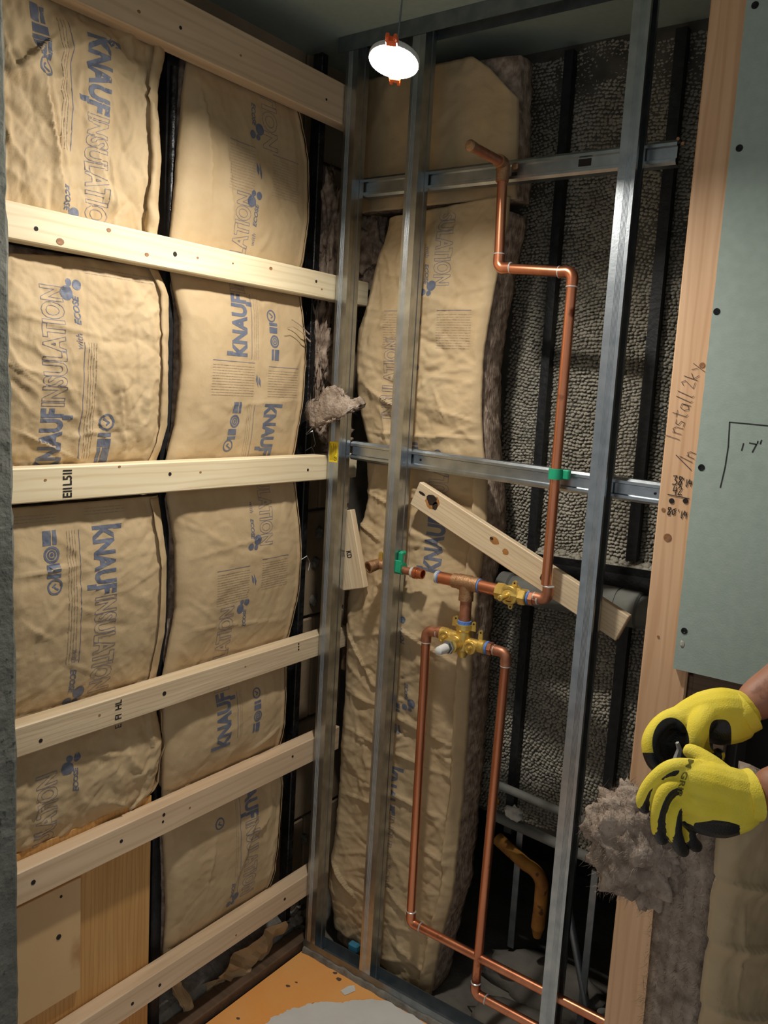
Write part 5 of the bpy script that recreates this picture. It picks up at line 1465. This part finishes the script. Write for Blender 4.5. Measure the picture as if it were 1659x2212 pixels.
def glove(name, chains, black, parent, cuff, vox=.0021):
    """tapered fingers and palm fused into one skin; black(p, n) picks the dipped palm side"""
    V = []; Fc = []
    for pts in chains:
        P = [np.array(p[:3]) for p in pts]; R_ = [p[3] for p in pts]
        # smooth the chain
        Q = []; RQ = []
        for i in range(len(P) - 1):
            for t in np.linspace(0, 1, 6, endpoint=(i == len(P) - 2)):
                p0 = P[max(i - 1, 0)]; p1 = P[i]; p2 = P[i + 1]; p3 = P[min(i + 2, len(P) - 1)]
                Q.append(.5 * ((2 * p1) + (-p0 + p2) * t + (2 * p0 - 5 * p1 + 4 * p2 - p3) * t * t + (-p0 + 3 * p1 - 3 * p2 + p3) * t ** 3)); RQ.append(R_[i] + (R_[i + 1] - R_[i]) * t)
        d0 = (Q[0] - Q[1]) / np.linalg.norm(Q[0] - Q[1]); d1 = (Q[-1] - Q[-2]) / np.linalg.norm(Q[-1] - Q[-2])
        Q = [Q[0] + d0 * RQ[0] * .85, Q[0] + d0 * RQ[0] * .5] + Q + [Q[-1] + d1 * RQ[-1] * .5, Q[-1] + d1 * RQ[-1] * .85]
        RQ = [RQ[0] * .5, RQ[0] * .86] + RQ + [RQ[-1] * .86, RQ[-1] * .5]
        v, f = tube_data(Q, RQ, 14); o_ = len(V); V += list(v); Fc += [tuple(i + o_ for i in q_) for q_ in f]
    o = mesh(name, V, Fc, M_GLOVE, parent)
    rm = o.modifiers.new('fuse', 'REMESH'); rm.mode = 'VOXEL'; rm.voxel_size = vox
    sm = o.modifiers.new('relax', 'SMOOTH'); sm.factor = .6; sm.iterations = 4
    dg = bpy.context.evaluated_depsgraph_get(); ev = o.evaluated_get(dg); m2 = bpy.data.meshes.new_from_object(ev, depsgraph=dg)
    o.modifiers.clear(); o.data = m2; m2.materials.clear(); m2.materials.append(M_GLOVE)
    m2.polygons.foreach_set('use_smooth', [True] * len(m2.polygons))
    at = m2.attributes.new('dip', 'FLOAT', 'POINT')
    at.data.foreach_set('value', [min(1, max(0, .5 + .5 * black(np.array(v.co[:]), np.array(v.normal[:])))) for v in m2.vertices])
    c0, c1, r = cuff
    tube('glove_cuff', [c0, c0 + (c1 - c0) * .5, c1], [r * 1.0, r * 1.03, r * 1.05], M_GLOVEY, o, n=24)
    return o


def hp(px, py, t, r): return tuple(cp(px, py, t)) + (r,)


# near hand: back to the camera, fingers curling down round the wool
T = 1.15
near = [
    [hp(1612, 1716, T, .031), hp(1570, 1706, T, .032), hp(1525, 1690, T, .028), hp(1480, 1676, T + .002, .019)],
    [hp(1605, 1735, T, .030), hp(1560, 1738, T, .032), hp(1510, 1732, T, .027), hp(1468, 1716, T + .002, .018)],
    [hp(1600, 1750, T + .006, .028), hp(1555, 1765, T + .006, .028), hp(1505, 1760, T + .008, .024), hp(1470, 1745, T + .01, .016)],
    [hp(1505, 1662, T + .006, .0145), hp(1452, 1658, T, .0118), hp(1410, 1688, T + .006, .0108), hp(1390, 1724, T + .012, .0104), hp(1392, 1744, T + .016, .0092)],
    [hp(1498, 1696, T, .0145), hp(1446, 1700, T - .006, .0118), hp(1424, 1742, T - .004, .0108), hp(1422, 1788, T + .004, .0102), hp(1430, 1812, T + .012, .0090)],
    [hp(1500, 1728, T, .0145), hp(1462, 1742, T - .006, .0118), hp(1456, 1786, T - .006, .0106), hp(1466, 1824, T + .002, .0098), hp(1476, 1838, T + .012, .0088)],
    [hp(1505, 1756, T + .012, .0135), hp(1484, 1776, T + .016, .0112), hp(1490, 1812, T + .018, .0100), hp(1504, 1828, T + .026, .0090)],
    [hp(1575, 1690, T + .010, .0190), hp(1535, 1655, T + .02, .0165), hp(1508, 1632, T + .03, .0125), hp(1490, 1622, T + .036, .0105)],
]
nF = -FWD
def pix(c):
    s_ = c + PB - CAM; dep = s_ @ FWD
    return W / 2 + F * (s_ @ RGT) / dep, H / 2 + F * (s_ @ DWN) / dep, dep
def black_near(c, n_):
    px, py, dep = pix(c); away, dn, rt = n_ @ FWD, n_ @ DWN, n_ @ RGT
    if px > 1598: return -1
    val = (away - .15) * 4                                            # the palm, out of sight from here
    if px < 1474 or (py > 1775 and px < 1500):
        val = max(val, (dn * .72 + rt * .66 + away * .35 + .33) * 4)  # finger pads
    else:
        edge = 1772 + 5 * math.sin((px - 1460) * .04) + max(0, px - 1540) * .25
        val = max(val, min((py - edge) / 5, (dn + .6) * 3))           # heel of the palm
    return val
gn = glove('glove', near, black_near, person, (cp(1606, 1720, T), cp(1630, 1716, T), .0335))
gn['label'] = 'yellow glove with black palm, back turned outward, lettered at the knuckles'
Vt, Ft, _ = text2d('M GRIP', .02); hgt = .0085; wdt = .055 / Vt[:, 0].max()
Vd, Fd = dice([(v[0] * wdt, v[1] * hgt) for v in Vt], Ft, .004)
bv = BVHTree.FromPolygons([v.co[:] for v in gn.data.vertices], [tuple(p.vertices) for p in gn.data.polygons])
Vp = []; okv = []
cw = Vector(tuple(CAM - PB))
for x, y in Vd:
    k = x / .055; px = 1487 - 26 * k - 3 * math.sin(k * 3) + y / hgt * 12; py = 1640 + 78 * k + y / hgt * 3
    d = Vector(tuple(at_depth(px, py, 1) - CAM)).normalized(); hit, nn, _i, _d = bv.ray_cast(cw, d)
    okv.append(hit is not None); Vp.append(tuple(hit + nn * .0006) if hit else (0, 0, 0))
mesh('glove_lettering', Vp, [f for f in Fd if all(okv[i] for i in f)], M_GLOVEINK, gn)

# far hand: turned towards the camera, index finger and thumb closing in a ring
T = 1.24
far = [
    [hp(1600, 1538, T, .030), hp(1560, 1532, T, .032), hp(1520, 1538, T + .006, .030), hp(1475, 1552, T + .012, .022)],
    [hp(1592, 1562, T, .028), hp(1556, 1566, T, .030), hp(1520, 1562, T + .008, .026)],
    [hp(1490, 1548, T + .012, .019), hp(1440, 1556, T + .010, .0135), hp(1409, 1592, T + .004, .0125), hp(1412, 1634, T, .0118), hp(1440, 1660, T - .002, .0105), hp(1462, 1650, T - .004, .0098)],
    [hp(1480, 1545, T + .03, .018), hp(1432, 1560, T + .030, .0135), hp(1404, 1600, T + .026, .0125), hp(1412, 1645, T + .022, .0115), hp(1440, 1668, T + .018, .010)],
    [hp(1490, 1552, T + .045, .017), hp(1444, 1572, T + .046, .0130), hp(1424, 1612, T + .042, .012), hp(1440, 1652, T + .036, .0105)],
    [hp(1530, 1540, T - .006, .022), hp(1512, 1566, T - .022, .0175), hp(1503, 1596, T - .026, .0142), hp(1496, 1622, T - .022, .0125), hp(1480, 1640, T - .014, .0108)],
    [hp(1478, 1590, T + .048, .022), hp(1446, 1610, T + .050, .024), hp(1450, 1640, T + .044, .018)],
    [hp(1560, 1540, T + .04, .020), hp(1520, 1600, T + .05, .014), hp(1535, 1640, T + .03, .012), hp(1552, 1630, T + .01, .010)],
]
def black_far(c, n_):
    px, py, dep = pix(c)
    val = (1.0 - math.hypot((px - 1449) / 40, (py - 1604) / (58 if py > 1604 else 54))) * 8
    if n_ @ RGT < -.55 and px < 1425: val = min(val, -.4 + (px - 1412) / 10)
    if py > 1620 and px < 1560: val = max(val, (py - 1626) / 6)
    u_, v_ = (px - 1556) / 24, (py - 1590) / 36
    val = max(val, (1 - (abs(u_) ** 3 + abs(v_) ** 3)) * 3)
    if px < 1590 and dep > T + .05: val = max(val, (n_ @ FWD) * 4)
    return val
gf = glove('glove', far, black_far, person, (cp(1592, 1545, T), cp(1612, 1532, T), .0325))
gf['label'] = 'yellow glove seen from the side, black finger and thumb closed in a ring'
# shiny bit pinched between finger and thumb
pc_ = [at_depth(1462, 1640, 1.215), at_depth(1468, 1618, 1.212), at_depth(1463, 1604, 1.210)]
o = tube('metal_bit', pc_, [.0055, .004, .0028], M_SOLDER, n=5); tag(o, 'small shiny metal bit pinched in the upper glove', 'bit')

# wool and batt in the worker's hands
P = at_depth(1378, 1822, 1.275)
tw = tuft('shaggy torn wool bundle gripped under the lettered glove', tuple(P), .078, 21, sc=(.95, .6, 1.08), m=M_WOOLLIGHT, nf=6000, ln=.011, amp=.30, freq=2.4)
U2 = .80 * RGT + .60 * FWD; U2[2] = 0; U2 /= np.linalg.norm(U2); N2 = np.cross(U2, [0, 0, 1.0])
if N2 @ FWD > 0: N2 = -N2
P0 = at_depth(1580, 1800, 1.15)
v_top = P0[2]
Bh = Batt('folded kraft batt held upright by the worker, thick wool edge showing', O=(P0[0], P0[1], 0), U=U2, N=N2,
          left=[(0.012, .30), (0.010, .60), (0.0, v_top - .05), (-.006, v_top + .012)], right=[(.20, .30), (.20, v_top + .02)],
          h0=lambda t, v: .012 * np.sin(t * 3), seed=91, folds=(22, -.4, .5, .0035), amp=.006, freq=7, aniso=1.6, flange=0, wool=.082, res=.004,
          crease=((-.01, .86, .16, .80, .014, .03), (-.01, .765, .2, .69, .016, .03), (0, .66, .2, .57, .014, .03), (.02, .56, .2, .47, .012, .03), (.05, .80, .06, .64, .008, .02)), edge_drop=.02)
Bh.wool.data.materials.clear(); Bh.wool.data.materials.append(M_WOOLLIGHT)
vs = np.array([v.co[:] for v in Bh.wool.data.vertices]); nn = np.array([v.normal[:] for v in Bh.wool.data.vertices]); sel = (vs @ U2 < .02)
fibres('loose_fibres', vs[sel], 4000, .012, M_FIBRE, Bh.e, 5, dirs=nn[sel], w=.0004)

# two bits of clutter low behind the studs
o = box('blue_cap', (0, 0, 0), (.030, .020, .022), M_BLUE, bev=.004, loc=tuple(on_plane(1, .065, 765, 2045))); tag(o, 'small blue plastic cap lying behind the second stud near the floor', 'cap')
for m_ in list(bpy.data.meshes):
    if m_.users == 0: bpy.data.meshes.remove(m_)
